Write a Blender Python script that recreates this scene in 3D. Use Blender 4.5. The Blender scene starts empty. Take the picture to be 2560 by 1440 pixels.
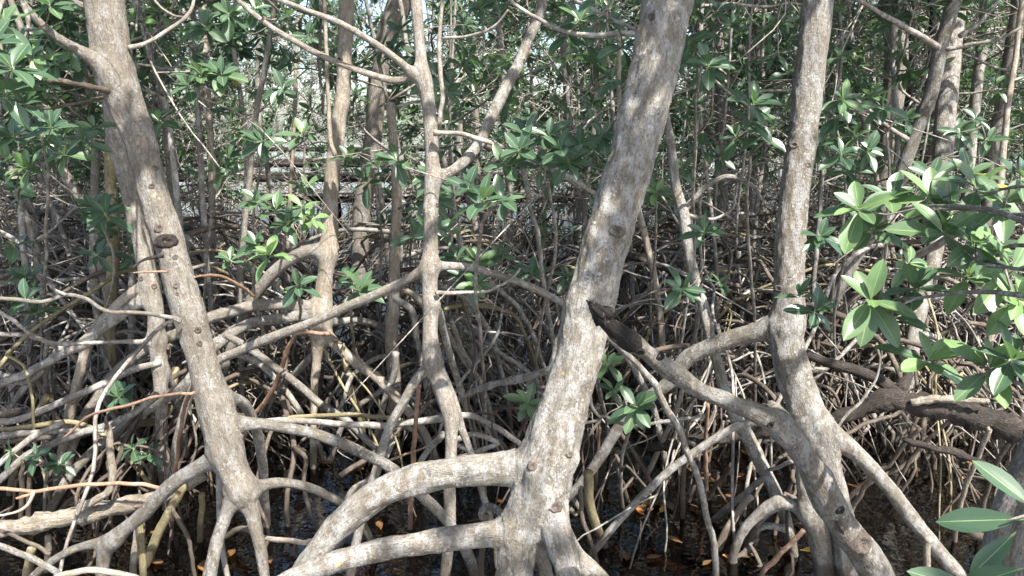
import bpy, math, random
import numpy as np
from mathutils import Vector, Matrix, noise

scn = bpy.context.scene
col = scn.collection
RS = np.random.RandomState(7)
random.seed(7)
R = math.radians

# ------------------------------------------------------------------ camera
CAM = np.array((0.0, 0.0, 2.2)); PITCH = R(12.0); FOC = 1862.0
cd = bpy.data.cameras.new('camera'); cam = bpy.data.objects.new('camera', cd); col.objects.link(cam)
cam.location = CAM; cam.rotation_euler = (math.pi/2 - PITCH, 0, 0)
cd.sensor_width = 36.0; cd.lens = 36.0*FOC/2560.0; cd.clip_end = 3000; cd.clip_start = 0.05
scn.camera = cam
FWD = np.array((0, math.cos(PITCH), -math.sin(PITCH))); UP = np.array((0, math.sin(PITCH), math.cos(PITCH)))
RT = np.array((1.0, 0, 0))

def P(px, py, d):
    """photo pixel + distance along the view axis -> world point"""
    return CAM + d*(FWD + RT*((px-1280.0)/FOC) - UP*((py-720.0)/FOC))
def wd(py):
    """distance at which a pixel row meets the water"""
    return 2.2/(math.sin(PITCH) + math.cos(PITCH)*(py-720.0)/FOC)
def proj(p):
    q = np.asarray(p) - CAM
    z = q @ FWD
    return 1280 + FOC*(q @ RT)/z, 720 - FOC*(q @ UP)/z, z

SUN_EL, SUN_AZ = R(56), R(146)      # azimuth clockwise from +y
SUN = np.array((math.cos(SUN_EL)*math.sin(SUN_AZ), math.cos(SUN_EL)*math.cos(SUN_AZ), math.sin(SUN_EL)))

# ------------------------------------------------------------------ node helpers
class NT:
    def __init__(s, tree): s.t = tree; s.x = 0
    def n(s, typ, **kw):
        nd = s.t.nodes.new(typ); s.x += 40; nd.location = (s.x, 0)
        for k, v in kw.items():
            if k.startswith('_'): setattr(nd, k[1:], v)
            else: nd.inputs[k].default_value = v
        return nd
    def l(s, a, b): s.t.links.new(a, b)
    def val(s, inp, v):
        if hasattr(v, 'links') or isinstance(v, bpy.types.NodeSocket): s.l(v, inp)
        else: inp.default_value = v
    def math(s, op, a, b=0.0, clamp=False):
        nd = s.n('ShaderNodeMath', _operation=op, _use_clamp=clamp)
        s.val(nd.inputs[0], a); s.val(nd.inputs[1], b); return nd.outputs[0]
    def vmul(s, v, m):
        nd = s.n('ShaderNodeVectorMath', _operation='MULTIPLY'); s.val(nd.inputs[0], v); nd.inputs[1].default_value = m; return nd.outputs[0]
    def vadd(s, v, m):
        nd = s.n('ShaderNodeVectorMath', _operation='ADD'); s.val(nd.inputs[0], v); s.val(nd.inputs[1], m); return nd.outputs[0]
    def noise(s, v, scale=1.0, detail=4.0, rough=0.55):
        nd = s.n('ShaderNodeTexNoise'); s.l(v, nd.inputs['Vector']); nd.inputs['Scale'].default_value = scale
        nd.inputs['Detail'].default_value = detail; nd.inputs['Roughness'].default_value = rough; return nd.outputs['Fac']
    def ramp(s, f, a, b):
        nd = s.n('ShaderNodeMapRange', _clamp=True); s.val(nd.inputs['Value'], f)
        nd.inputs['From Min'].default_value = a; nd.inputs['From Max'].default_value = b; return nd.outputs['Result']
    def mix(s, f, a, b, blend='MIX'):
        nd = s.n('ShaderNodeMix', _data_type='RGBA', _blend_type=blend)
        s.val(nd.inputs[0], f)
        for i, c in ((6, a), (7, b)):
            if isinstance(c, bpy.types.NodeSocket): s.l(c, nd.inputs[i])
            else: nd.inputs[i].default_value = (*c, 1)
        return nd.outputs[2]

def newmat(name):
    m = bpy.data.materials.new(name); m.use_nodes = True; m.node_tree.nodes.clear()
    t = NT(m.node_tree); out = t.n('ShaderNodeOutputMaterial'); return m, t, out

def bark(name, base, alt, lichen, lich_t=0.52, yellow=0.70, spots=0.5, fiss=0.5, bump=0.5, scale=1.0, wood=False, lich_mix=.7):
    m, t, out = newmat(name)
    at = t.n('ShaderNodeAttribute', _attribute_name='bark')
    oi = t.n('ShaderNodeObjectInfo'); tc = t.n('ShaderNodeTexCoord')
    S = scale
    v = at.outputs['Vector']
    w = t.vadd(tc.outputs['Object'], t.vmul(oi.outputs['Location'], (1.7, 2.3, 0)))   # same for all parts of one tree
    wn = t.n('ShaderNodeTexWhiteNoise', _noise_dimensions='3D'); t.l(oi.outputs['Location'], wn.inputs['Vector'])
    n1 = t.noise(t.vmul(w, (6*S, 6*S, 3.5*S)), 1, 5, .6)
    c = t.mix(t.ramp(n1, .46, .56), base, alt)
    f0 = t.noise(t.vmul(v, (48*S, 48*S, 9*S)), 1, 5, .7)
    c = t.mix(t.math('MULTIPLY', t.ramp(f0, .52, .40), .55), c, tuple(x*.48 for x in base))
    n1b = t.noise(t.vmul(w, (70*S, 70*S, 45*S)), 1, 4, .7)
    c = t.mix(t.math('MULTIPLY', t.ramp(n1b, .38, .72), .60), c, tuple(x*.5 for x in base))
    # pale crustose lichen sheets with ragged broken edges
    n2 = t.noise(t.vmul(w, (19*S, 19*S, 10*S)), 1, 9, .74)
    lm = t.ramp(n2, lich_t-.015, lich_t+.05)
    n2c = t.noise(t.vmul(w, (110*S, 110*S, 70*S)), 1, 4, .7)
    lc = t.mix(t.ramp(n2c, .32, .66), tuple(x*.66 for x in lichen), lichen)
    c = t.mix(t.math('MULTIPLY', lm, lich_mix), c, lc)
    # small pale lichen rosettes, not quite round
    wv = t.n('ShaderNodeVectorMath', _operation='ADD'); t.l(w, wv.inputs[0])
    nd = t.n('ShaderNodeTexNoise'); t.l(w, nd.inputs['Vector']); nd.inputs['Scale'].default_value = 60; nd.inputs['Detail'].default_value = 2
    t.l(t.vmul(nd.outputs['Color'], (.018, .018, .018)), wv.inputs[1])
    vo = t.n('ShaderNodeTexVoronoi'); t.l(wv.outputs[0], vo.inputs['Vector']); vo.inputs['Scale'].default_value = 42*S
    sp = t.ramp(vo.outputs['Distance'], .34, .22)
    sel = t.ramp(t.noise(w, 11, 2), .52, .60)
    c = t.mix(t.math('MULTIPLY', t.math('MULTIPLY', sp, sel), spots), c, tuple(min(.6, x*1.12) for x in lichen))
    # ochre lichen
    ye = t.noise(t.vadd(t.vmul(w, (12*S, 12*S, 9*S)), (3.1, 7.7, 1.3)), 1, 6, .65)
    c = t.mix(t.math('MULTIPLY', t.ramp(ye, yellow, yellow+.05), .55), c, (.40, .33, .13))
    # fissures along the stem and faint rings across it
    f1 = t.noise(t.vmul(v, (170*S, 170*S, 26*S)), 1, 5, .68)
    fm = t.ramp(f1, .44, .33)
    rg = t.noise(t.vmul(v, (14, 14, 95)), 1, 4, .7)
    rm = t.ramp(rg, .38, .30)
    c = t.mix(t.math('MULTIPLY', fm, fiss), c, tuple(x*.33 for x in base))
    c = t.mix(t.math('MULTIPLY', rm, fiss*.5), c, tuple(x*.42 for x in base))
    # dark freckles
    vo2 = t.n('ShaderNodeTexVoronoi'); t.l(w, vo2.inputs['Vector']); vo2.inputs['Scale'].default_value = 62
    c = t.mix(t.math('MULTIPLY', t.ramp(vo2.outputs['Distance'], .24, .12), .6), c, tuple(x*.22 for x in base))
    geo = t.n('ShaderNodeNewGeometry'); sz = t.n('ShaderNodeSeparateXYZ'); t.l(geo.outputs['Position'], sz.inputs[0])
    tide = t.math('ADD', sz.outputs[2], t.math('MULTIPLY', t.noise(geo.outputs['Position'], 9, 5, .7), -.22))
    c = t.mix(t.math('MULTIPLY', t.ramp(tide, .035, .0), .72), c, (.045, .034, .024))
    hsv = t.n('ShaderNodeHueSaturation'); t.l(c, hsv.inputs['Color'])
    t.l(t.math('ADD', t.math('MULTIPLY', wn.outputs['Value'], .36), .82), hsv.inputs['Value'])
    b = t.n('ShaderNodeBsdfPrincipled'); t.l(hsv.outputs[0], b.inputs['Base Color'])
    b.inputs['Roughness'].default_value = .82; b.inputs['Specular IOR Level'].default_value = .25
    h = t.math('ADD', t.math('MULTIPLY', f1, 1.0 if not wood else 2.2), t.math('MULTIPLY', rg, .4))
    h = t.math('ADD', h, t.math('MULTIPLY', n2, .9))
    h = t.math('ADD', h, t.math('MULTIPLY', n2c, .5))
    bp = t.n('ShaderNodeBump'); bp.inputs['Strength'].default_value = bump; bp.inputs['Distance'].default_value = .009
    t.l(h, bp.inputs['Height']); t.l(bp.outputs[0], b.inputs['Normal'])
    t.l(b.outputs[0], out.inputs[0])
    return m

M = {}
M['pale']  = bark('pale_lichen_bark', (.150,.130,.103), (.195,.180,.155), (.29,.288,.28), .50, .655, .75, .75, 1.0, 1.25, lich_mix=.66)
M['grey']  = bark('grey_brown_bark', (.175,.153,.125), (.215,.193,.162), (.30,.295,.283), .53, .69, .5, .8, .9, 1.35, lich_mix=.6)
M['tan']   = bark('tan_bark', (.215,.18,.14), (.27,.232,.185), (.35,.335,.31), .54, .69, .4, .7, .8, .8, lich_mix=.6)
M['root']  = bark('weathered_root_bark', (.155,.138,.116), (.215,.195,.168), (.33,.32,.305), .51, .72, .6, .6, .6)
M['brown'] = bark('brown_root_bark', (.070,.055,.043), (.105,.085,.066), (.20,.18,.155), .60, .80, .3, .5, .5)
M['far']   = bark('dull_thicket_bark', (.135,.122,.105), (.20,.186,.166), (.31,.302,.288), .52, .80, .3, .4, .4)
M['olive'] = bark('olive_root_bark', (.16,.135,.075), (.21,.18,.105), (.30,.275,.20), .58, .74, .3, .4, .5)
M['young'] = bark('young_reddish_root_bark', (.20,.118,.078), (.26,.165,.11), (.36,.28,.21), .56, .9, .4, .4, .4)
M['dead']  = bark('dark_dead_wood', (.032,.026,.022), (.055,.044,.037), (.15,.135,.12), .60, .9, .2, .9, 1.0, 1, True)
M['drift'] = bark('bleached_dead_wood', (.24,.20,.155), (.32,.28,.22), (.40,.375,.33), .52, .8, .2, .9, 1.0, 1, True)
M['twig']  = bark('thin_twig_bark', (.145,.125,.105), (.22,.20,.17), (.35,.335,.31), .52, .9, .2, .3, .3)
M['char']  = bark('blackened_snag_wood', (.011,.009,.008), (.022,.018,.015), (.24,.22,.19), .56, .9, .1, .9, 1.0, 1, True)
M['knot']  = bark('knot_wood', (.085,.068,.055), (.13,.108,.088), (.25,.23,.20), .58, .9, .2, .6, 1.0, 1)

def leafmat(name, cols, rib, rough=.36, trans=.28, tcol=(.15,.28,.07)):
    m, t, out = newmat(name)
    at = t.n('ShaderNodeAttribute', _attribute_name='luv')
    sx = t.n('ShaderNodeSeparateXYZ'); t.l(at.outputs['Vector'], sx.inputs[0])
    u, v, ti = sx.outputs
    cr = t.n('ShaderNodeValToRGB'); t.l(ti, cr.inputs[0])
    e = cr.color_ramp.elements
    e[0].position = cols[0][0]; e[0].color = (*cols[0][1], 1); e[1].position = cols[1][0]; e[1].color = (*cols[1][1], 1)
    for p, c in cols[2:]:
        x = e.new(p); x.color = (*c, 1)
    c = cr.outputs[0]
    geo = t.n('ShaderNodeNewGeometry')
    nz = t.noise(geo.outputs['Position'], 22, 4, .6)
    c = t.mix(t.math('MULTIPLY', t.ramp(nz, .35, .7), .35), c, (.03, .06, .02))
    av = t.math('ABSOLUTE', v)
    ribm = t.ramp(av, .055, .025)
    c = t.mix(t.math('MULTIPLY', ribm, rib), c, (.26, .34, .13))
    b = t.n('ShaderNodeBsdfPrincipled'); t.l(c, b.inputs['Base Color'])
    b.inputs['Roughness'].default_value = rough; b.inputs['Specular IOR Level'].default_value = .55
    tr = t.n('ShaderNodeBsdfTranslucent')
    tc = t.mix(.55, c, tcol); t.l(tc, tr.inputs['Color'])
    mx = t.n('ShaderNodeMixShader'); mx.inputs[0].default_value = trans
    t.l(b.outputs[0], mx.inputs[1]); t.l(tr.outputs[0], mx.inputs[2]); t.l(mx.outputs[0], out.inputs[0])
    return m
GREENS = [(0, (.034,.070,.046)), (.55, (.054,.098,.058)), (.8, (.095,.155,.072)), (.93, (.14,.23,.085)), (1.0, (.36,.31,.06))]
M['leaf'] = leafmat('mangrove_leaf', GREENS, .75)
M['fallen'] = leafmat('fallen_leaf', [(0,(.045,.022,.012)),(.5,(.11,.045,.018)),(.82,(.24,.09,.025)),(1,(.48,.30,.05))], .35, .4, .1, (.5,.2,.04))

# ------------------------------------------------------------------ object helpers
def empty(name, loc=(0,0,0), label=None, cat=None, group=None):
    o = bpy.data.objects.new(name, None); o.empty_display_size = .1; col.objects.link(o); o.location = loc
    tag(o, label, cat, group); return o
def tag(o, label=None, cat=None, group=None, kind=None):
    if label: o['label'] = label
    if cat: o['category'] = cat
    if group: o['group'] = group
    if kind: o['kind'] = kind
    return o

class MB:
    """collects vertices, faces and the two vector attributes, then becomes ONE mesh"""
    def __init__(s): s.v=[]; s.b=[]; s.l=[]; s.q=[]; s.t=[]; s.n=0
    def add(s, v, quads=None, tris=None, bark=None, luv=None):
        v = np.asarray(v, dtype=np.float32)
        s.v.append(v); k = len(v)
        s.b.append(np.zeros((k,3), np.float32) if bark is None else np.asarray(bark, np.float32))
        s.l.append(np.zeros((k,3), np.float32) if luv is None else np.asarray(luv, np.float32))
        if quads is not None and len(quads): s.q.append(np.asarray(quads, np.int64)+s.n)
        if tris is not None and len(tris): s.t.append(np.asarray(tris, np.int64)+s.n)
        s.n += k
    def mesh(s, name, smooth=True, origin=None):
        v = np.concatenate(s.v)
        if origin is not None: v = v - np.asarray(origin, np.float32)
        return mk_mesh(name, v, s.q and np.concatenate(s.q), s.t and np.concatenate(s.t), np.concatenate(s.b), np.concatenate(s.l), smooth)
    def build(s, name, mat, parent=None, smooth=True):
        if not s.n: return None
        origin = None
        if parent is not None: origin = world_loc(parent)
        return link(name, s.mesh(name, smooth, origin), mat, parent)

def world_loc(o):
    p = np.zeros(3)
    while o is not None: p += np.array(o.location); o = o.parent
    return p
def link(name, me, mat, parent=None):
    o = bpy.data.objects.new(name, me)
    if mat is not None and not me.materials: me.materials.append(mat)
    col.objects.link(o)
    if parent is not None: o.parent = parent
    return o
def mk_mesh(name, v, q, t, b=None, l=None, smooth=True):
    me = bpy.data.meshes.new(name)
    nq = len(q) if len(q) else 0; nt = len(t) if len(t) else 0
    me.vertices.add(len(v)); me.vertices.foreach_set('co', np.ascontiguousarray(v, np.float32).ravel())
    parts = []
    if nq: parts.append(np.asarray(q).ravel())
    if nt: parts.append(np.asarray(t).ravel())
    li = np.concatenate(parts).astype(np.int32)
    me.loops.add(len(li)); me.loops.foreach_set('vertex_index', li)
    st = np.concatenate([np.arange(nq)*4, nq*4+np.arange(nt)*3]).astype(np.int32)
    me.polygons.add(nq+nt); me.polygons.foreach_set('loop_start', st)
    me.update(calc_edges=True)
    if smooth: me.polygons.foreach_set('use_smooth', np.ones(nq+nt, bool))
    for nm, a in (('bark', b), ('luv', l)):
        if a is not None and np.any(a):
            at = me.attributes.new(nm, 'FLOAT_VECTOR', 'POINT'); at.data.foreach_set('vector', np.ascontiguousarray(a, np.float32).ravel())
    me.validate(); return me

# ------------------------------------------------------------------ tubes
def spline(pts, rad, step):
    pts = np.asarray(pts, float); rad = np.asarray(rad, float)
    if len(pts) < 2: return pts, rad
    p = np.vstack([2*pts[0]-pts[1], pts, 2*pts[-1]-pts[-2]])
    oP=[]; oR=[]
    for i in range(len(pts)-1):
        L = np.linalg.norm(pts[i+1]-pts[i]); n = max(1, int(math.ceil(L/step)))
        t = (np.arange(n)/n)[:,None]
        a,b,c,d = p[i],p[i+1],p[i+2],p[i+3]
        oP.append(.5*((2*b)+(-a+c)*t+(2*a-5*b+4*c-d)*t*t+(-a+3*b-3*c+d)*t**3))
        oR.append(rad[i]+(rad[i+1]-rad[i])*t[:,0])
    oP.append(pts[-1:]); oR.append(rad[-1:])
    return np.vstack(oP), np.concatenate(oR)

def frames(p):
    T = np.gradient(p, axis=0) if len(p) > 2 else np.repeat((p[1]-p[0])[None], 2, 0)
    T /= np.linalg.norm(T, axis=1)[:,None]+1e-9
    a = np.array((0,0,1.)) if abs(T[0][2]) < .9 else np.array((1.,0,0))
    n = np.cross(T[0], a); n /= np.linalg.norm(n)
    N = np.empty_like(T)
    for i in range(len(p)):
        n = n - T[i]*(n@T[i]); n /= np.linalg.norm(n)+1e-9; N[i] = n
    return T, N, np.cross(T, N)

def tube(mb, pts, rad, n=8, step=None, wob=0.0, smooth=True, rough=0.0, rng=None):
    rng = rng or RS
    pts = np.asarray(pts, float); rad = np.asarray(rad, float)
    if smooth: p, r = spline(pts, rad, step or max(.02, float(np.mean(rad))*2.2))
    else: p, r = pts, rad
    k = len(p)
    if wob and k > 3:
        w = rng.randn(k,3)*wob
        for _ in range(2): w[1:-1] = (w[:-2]+w[1:-1]+w[2:])/3
        w[0]=w[-1]=0; p = p+w
    T,N,B = frames(p)
    s = np.concatenate([[0], np.cumsum(np.linalg.norm(np.diff(p,axis=0),axis=1))]) + rng.rand()*9
    a = np.arange(n)*2*math.pi/n
    ca, sa = np.cos(a), np.sin(a)
    rr = r[:,None]*(1+ (rough*rng.randn(k,n) if rough else 0))
    v = p[:,None,:]+rr[:,:,None]*(ca[None,:,None]*N[:,None,:]+sa[None,:,None]*B[:,None,:])
    r0 = max(.008, float(np.mean(r)))
    bk = np.empty((k,n,3)); bk[:,:,0]=ca*r0; bk[:,:,1]=sa*r0; bk[:,:,2]=s[:,None]
    i = np.arange(k-1)[:,None]*n; j = np.arange(n)[None,:]; j2=(j+1)%n
    q = np.stack([i+j, i+j2, i+n+j2, i+n+j], -1).reshape(-1,4)
    V = np.vstack([v.reshape(-1,3), p[0]-T[0]*r[0]*.3, p[-1]+T[-1]*r[-1]*.4])
    Bk = np.vstack([bk.reshape(-1,3), (0,0,s[0]), (0,0,s[-1])])
    c0, c1 = k*n, k*n+1
    jj = np.arange(n); jj2=(jj+1)%n
    tr = np.vstack([np.stack([np.full(n,c0), jj2, jj],-1), np.stack([np.full(n,c1),(k-1)*n+jj,(k-1)*n+jj2],-1)])
    mb.add(V, q, tr, Bk)
    return p, r

# ------------------------------------------------------------------ leaves
def leaf_template(lod):
    if lod == 0:
        ts = np.array([0,.08,.2,.35,.52,.68,.82,.93,1.0]); w = np.array([.03,.05,.25,.40,.5,.48,.36,.19,.0])
        V=[];U=[]
        for t,x in zip(ts,w):
            for sgn in (-1,-.5,0,.5,1):
                V.append((t, sgn*x, .30*abs(sgn*x)-.02*(abs(sgn)==.5)*x)); U.append((t, sgn if x>.06 else 0, 0))
        q=[]
        for i in range(len(ts)-1):
            for j in range(4): q.append((i*5+j, (i+1)*5+j, (i+1)*5+j+1, i*5+j+1))
        return np.array(V), np.array(q), np.array(U)
    V = np.array([(0,0,0),(.38,-.44,.12),(.75,-.40,.1),(1,0,0),(.75,.40,.1),(.38,.44,.12)])
    U = np.array([(0,0,0),(.38,-1,0),(.75,-1,0),(1,0,0),(.75,1,0),(.38,1,0)])
    return V, np.array([(0,3,2,1),(0,5,4,3)]), U
LT = [leaf_template(0), leaf_template(1)]

def leaves(mb, pos, dirs, nrm, length, width, tint, lod=1, curl=.15):
    V,q,U = LT[lod]; N=len(pos); k=len(V)
    x = dirs/np.linalg.norm(dirs,axis=1)[:,None]
    z = nrm - x*np.sum(nrm*x,1)[:,None]; z /= np.linalg.norm(z,axis=1)[:,None]+1e-9
    y = np.cross(z,x)
    L=length[:,None]; W=width[:,None]
    lx = V[None,:,0]*L; ly=V[None,:,1]*W; lz=V[None,:,2]*W - np.asarray(curl).reshape(-1,1)*L*V[None,:,0]**2
    v = pos[:,None,:]+lx[...,None]*x[:,None,:]+ly[...,None]*y[:,None,:]+lz[...,None]*z[:,None,:]
    luv = np.broadcast_to(U[None],(N,k,3)).copy(); luv[:,:,2]=tint[:,None]
    qq = (q[None]+np.arange(N)[:,None,None]*k).reshape(-1,4)
    mb.add(v.reshape(-1,3), qq, None, None, luv.reshape(-1,3))

def rosettes(mb, pos, axis, size, tint, nl=8, lod=1, rng=None, bud=False):
    """whorls of leathery leaves at shoot tips"""
    rng = rng or RS
    pos=np.asarray(pos,float); N=len(pos); axis=np.asarray(axis,float); axis=axis/np.linalg.norm(axis,axis=1)[:,None]
    ref=np.where(np.abs(axis[:,2:3])<.9, np.array([[0,0,1.]]), np.array([[1.,0,0]]))
    e1=np.cross(axis,ref); e1/=np.linalg.norm(e1,axis=1)[:,None]; e2=np.cross(axis,e1)
    ph=rng.rand(N)*6.28
    for j in range(nl):
        f=j/max(1,nl-1)
        az=ph+j*2.4+rng.randn(N)*.25
        th=np.radians(98-62*f+rng.randn(N)*12)
        d=np.cos(th)[:,None]*axis+np.sin(th)[:,None]*(np.cos(az)[:,None]*e1+np.sin(az)[:,None]*e2)
        d[:,2]-=.10*(1-f)
        up=axis+.35*np.array([0,0,1.])+rng.randn(N,3)*.15
        L=size*(1.12-.32*f)*(0.82+.4*rng.rand(N)); W=L*(.36+.10*rng.rand(N))
        keep=rng.rand(N)<.93
        ti=np.clip(tint+.11*rng.randn(N)+.12*f,0,.92)
        ti=np.where(rng.rand(N)<.003,1.0,ti)
        leaves(mb,(pos-axis*size[:,None]*.10*(1-f))[keep],d[keep],up[keep],L[keep],W[keep],ti[keep],lod,.10+.14*rng.rand(int(keep.sum())))
    if bud:
        for k in range(N):
            leaves(mb,pos[k:k+1],axis[k:k+1],e1[k:k+1],size[k:k+1]*.42,size[k:k+1]*.07,np.array([.93]),lod,0)
# ------------------------------------------------------------------ blended trunks (smooth root collars)
def chain(pts, d0, d1=None, r=None, water=False, extra=None):
    """list of (photo x, photo y, half width in photo pixels) with distances d0..d1 -> world points and radii"""
    n=len(pts); d1 = d0 if d1 is None else d1
    L=np.concatenate([[0],np.cumsum([math.hypot(pts[i+1][0]-pts[i][0],pts[i+1][1]-pts[i][1]) for i in range(n-1)])])
    f=L/L[-1] if n>1 else L
    ds=d0+(d1-d0)*f
    p=np.array([P(a[0],a[1],d) for a,d in zip(pts,ds)]); rr=np.array([a[2]*d/FOC for a,d in zip(pts,ds)])
    if water: p,rr = to_water(p,rr)
    return p,rr
def to_water(p,rr,zb=-.3):
    while len(p)>2 and p[-2][2]<zb: p=p[:-1]; rr=rr[:-1]
    if p[-1][2]>zb:
        d=p[-1]-p[-2]; d=d/np.linalg.norm(d); d[2]=min(d[2],-.25); d[2]*=1.3; d/=np.linalg.norm(d)
        while p[-1][2]>zb:
            d[2]-=.25; d/=np.linalg.norm(d)
            st=min(.25,max(.05,(p[-1][2]-zb)/max(.2,-d[2])))
            p=np.vstack([p,p[-1]+d*st]); rr=np.append(rr,rr[-1]*.97)
    return p,rr

from mathutils.bvhtree import BVHTree
BV={}
def seg_dist(V,p,r,T,N,B,S):
    best=np.full(len(V),1e9); bs=np.zeros(len(V)); bx=np.zeros(len(V)); by=np.zeros(len(V))
    lo=p.min(0)-r.max()-.12; hi=p.max(0)+r.max()+.12
    idx=np.where(np.all((V>lo)&(V<hi),axis=1))[0]
    if not len(idx): return best,bs,bx,by
    W=V[idx]; b=np.full(len(W),1e9); s=np.zeros(len(W)); xx=np.zeros(len(W)); yy=np.zeros(len(W))
    for i in range(len(p)-1):
        ab=p[i+1]-p[i]; l2=ab@ab
        t=np.clip((W-p[i])@ab/(l2+1e-12),0,1)
        q=W-p[i]-t[:,None]*ab
        d=np.sqrt(np.einsum('ij,ij->i',q,q))-(r[i]+(r[i+1]-r[i])*t)
        m=d<b
        b[m]=d[m]; s[m]=S[i]+t[m]*math.sqrt(l2); xx[m]=q[m]@N[i]; yy[m]=q[m]@B[i]
    best[idx]=b; bs[idx]=s; bx[idx]=xx; by[idx]=yy
    return best,bs,bx,by

def blend_tree(root, chains, voxel=.01, k=.03, amp=.004, bumps=()):
    """chains: list of (part name, points, radii, material).  Each chain becomes its own part; collars are filleted."""
    mb=MB(); C=[]
    # seat every root and branch on the axis of the stem it leaves
    seated=[chains[0]]
    for c in range(1,len(chains)):
        nm,p,r,mat=chains[c]; x0,y0,d0=proj(p[0]); best=None
        for (n2,p2,r2,m2) in seated:
            sp,sr=spline(p2,r2,.03)
            for a,b in zip(sp,sr):
                x,y,d=proj(a); q=math.hypot(x-x0,y-y0)/max(1,b*FOC/d)
                if best is None or q<best[0]: best=(q,d)
        if best[0]<1.3 and abs(best[1]-d0)<.4:
            p=p.copy(); r=r.copy(); dz=best[1]-d0; n=len(p)
            for i in range(n):
                di=(p[i]-CAM)@FWD; k_=1+dz*(1-i/(n-1))/di; p[i]=CAM+(p[i]-CAM)*k_; r[i]*=k_
        seated.append((nm,p,r,mat))
    chains=seated
    for (nm,p,r,mat) in chains:
        pp,rr=spline(p,r,max(.03,float(np.mean(r))*.8))
        tube(mb,pp,rr,n=14,smooth=False)
        T,N,B=frames(pp); S=np.concatenate([[0],np.cumsum(np.linalg.norm(np.diff(pp,axis=0),axis=1))])+RS.rand()*5
        C.append((pp,rr,T,N,B,S))
    tmp=link('tmp_blend',mb.mesh('tmp_blend'),None)
    md=tmp.modifiers.new('r','REMESH'); md.mode='VOXEL'; md.voxel_size=voxel; md.adaptivity=0
    dg=bpy.context.evaluated_depsgraph_get(); dg.update()
    me=bpy.data.meshes.new_from_object(tmp.evaluated_get(dg)); bpy.data.objects.remove(tmp)
    nv=len(me.vertices); V=np.empty(nv*3,np.float32); me.vertices.foreach_get('co',V); V=V.reshape(-1,3).astype(float)
    nl=len(me.loops); li=np.empty(nl,np.int32); me.loops.foreach_get('vertex_index',li)
    tot=np.empty(len(me.polygons),np.int32); me.polygons.foreach_get('loop_total',tot)
    st=np.empty(len(me.polygons),np.int32); me.polygons.foreach_get('loop_start',st)
    q=np.stack([li[st[tot==4]+i] for i in range(4)],1); t=np.stack([li[st[tot==3]+i] for i in range(3)],1) if np.any(tot==3) else np.zeros((0,3),int)
    def vnormals(V):
        n=np.zeros_like(V)
        fn=np.cross(V[q[:,2]]-V[q[:,0]],V[q[:,3]]-V[q[:,1]])
        for i in range(4): np.add.at(n,q[:,i],fn)
        if len(t):
            fn=np.cross(V[t[:,1]]-V[t[:,0]],V[t[:,2]]-V[t[:,0]])
            for i in range(3): np.add.at(n,t[:,i],fn)
        return n/(np.linalg.norm(n,axis=1)[:,None]+1e-12)
    def field(V):
        D=[]; X=[]
        for c in C:
            d,s,x,y=seg_dist(V,*c); D.append(d); X.append((x,y,s))
        D=np.array(D); m=D.min(0)
        f=m-k*np.log(np.exp(-(np.minimum(D,m+1)-m)/k).sum(0))
        return f,D,X
    for it in range(3):
        n=vnormals(V); f,D,X=field(V)
        V=V-n*np.clip(f,-.06,.06)[:,None]*(.9)
    # two light smoothing passes then bark relief
    e=np.vstack([q[:,[0,1]],q[:,[1,2]],q[:,[2,3]],q[:,[3,0]]])
    for it in range(2):
        acc=np.zeros_like(V); cnt=np.zeros(nv)
        np.add.at(acc,e[:,0],V[e[:,1]]); np.add.at(cnt,e[:,0],1)
        V=V*.5+.5*acc/np.maximum(cnt,1)[:,None]
    f,D,X=field(V)
    Db=D.copy()
    for c in range(1,len(C)):
        Rt=C[c][1][0]*1.5; Db[c]+=.05*np.clip(1-(X[c][2]-C[c][5][0])/max(Rt,.03),0,1)
    ch=Db.argmin(0)
    bk=np.zeros((nv,3))
    xs=np.array([x[0] for x in X]); ys=np.array([x[1] for x in X]); ss=np.array([x[2] for x in X])
    ar=np.arange(nv)
    bk[:,0]=xs[ch,ar]; bk[:,1]=ys[ch,ar]; bk[:,2]=ss[ch,ar]
    n=vnormals(V)
    nz=np.array([noise.fractal(Vector((b[0]*20,b[1]*20,b[2]*6)),.9,2.1,5) for b in bk])
    rmean=np.array([c[1].mean() for c in C])[ch]
    V=V+n*(nz*amp*np.clip(rmean/.05,.35,1.5))[:,None]
    for (bp,br,bh) in bumps:
        d=np.linalg.norm(V-np.asarray(bp),axis=1); g=np.exp(-(d/br)**2)
        V=V+n*(g*bh)[:,None]
    n=vnormals(V)
    BV[root.name]=BVHTree.FromPolygons([tuple(x) for x in V],[tuple(int(i) for i in x) for x in np.vstack([q,np.hstack([t,t[:,:1]])])] if 0 else [list(map(int,x)) for x in q]+[list(map(int,x)) for x in t])
    # split into parts by the chain each face belongs to
    org=world_loc(root)
    fq=np.array([np.bincount(r_).argmax() for r_ in ch[q]]) if len(q) else np.zeros(0,int)
    out=[]
    for c,(nm,p,r,mat) in enumerate(chains):
        qs=q[fq==c]; ts=t[ch[t[:,0]]==c] if len(t) else t
        if not len(qs): continue
        used=np.unique(np.concatenate([qs.ravel(),ts.ravel()])); mp=np.full(nv,-1); mp[used]=np.arange(len(used))
        m2=mk_mesh(nm,V[used]-org,mp[qs],mp[ts] if len(ts) else [],bk[used],None)
        m2.normals_split_custom_set_from_vertices(n[used].astype(np.float32).tolist())
        out.append(link(nm,m2,mat,root))
    return out

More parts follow.
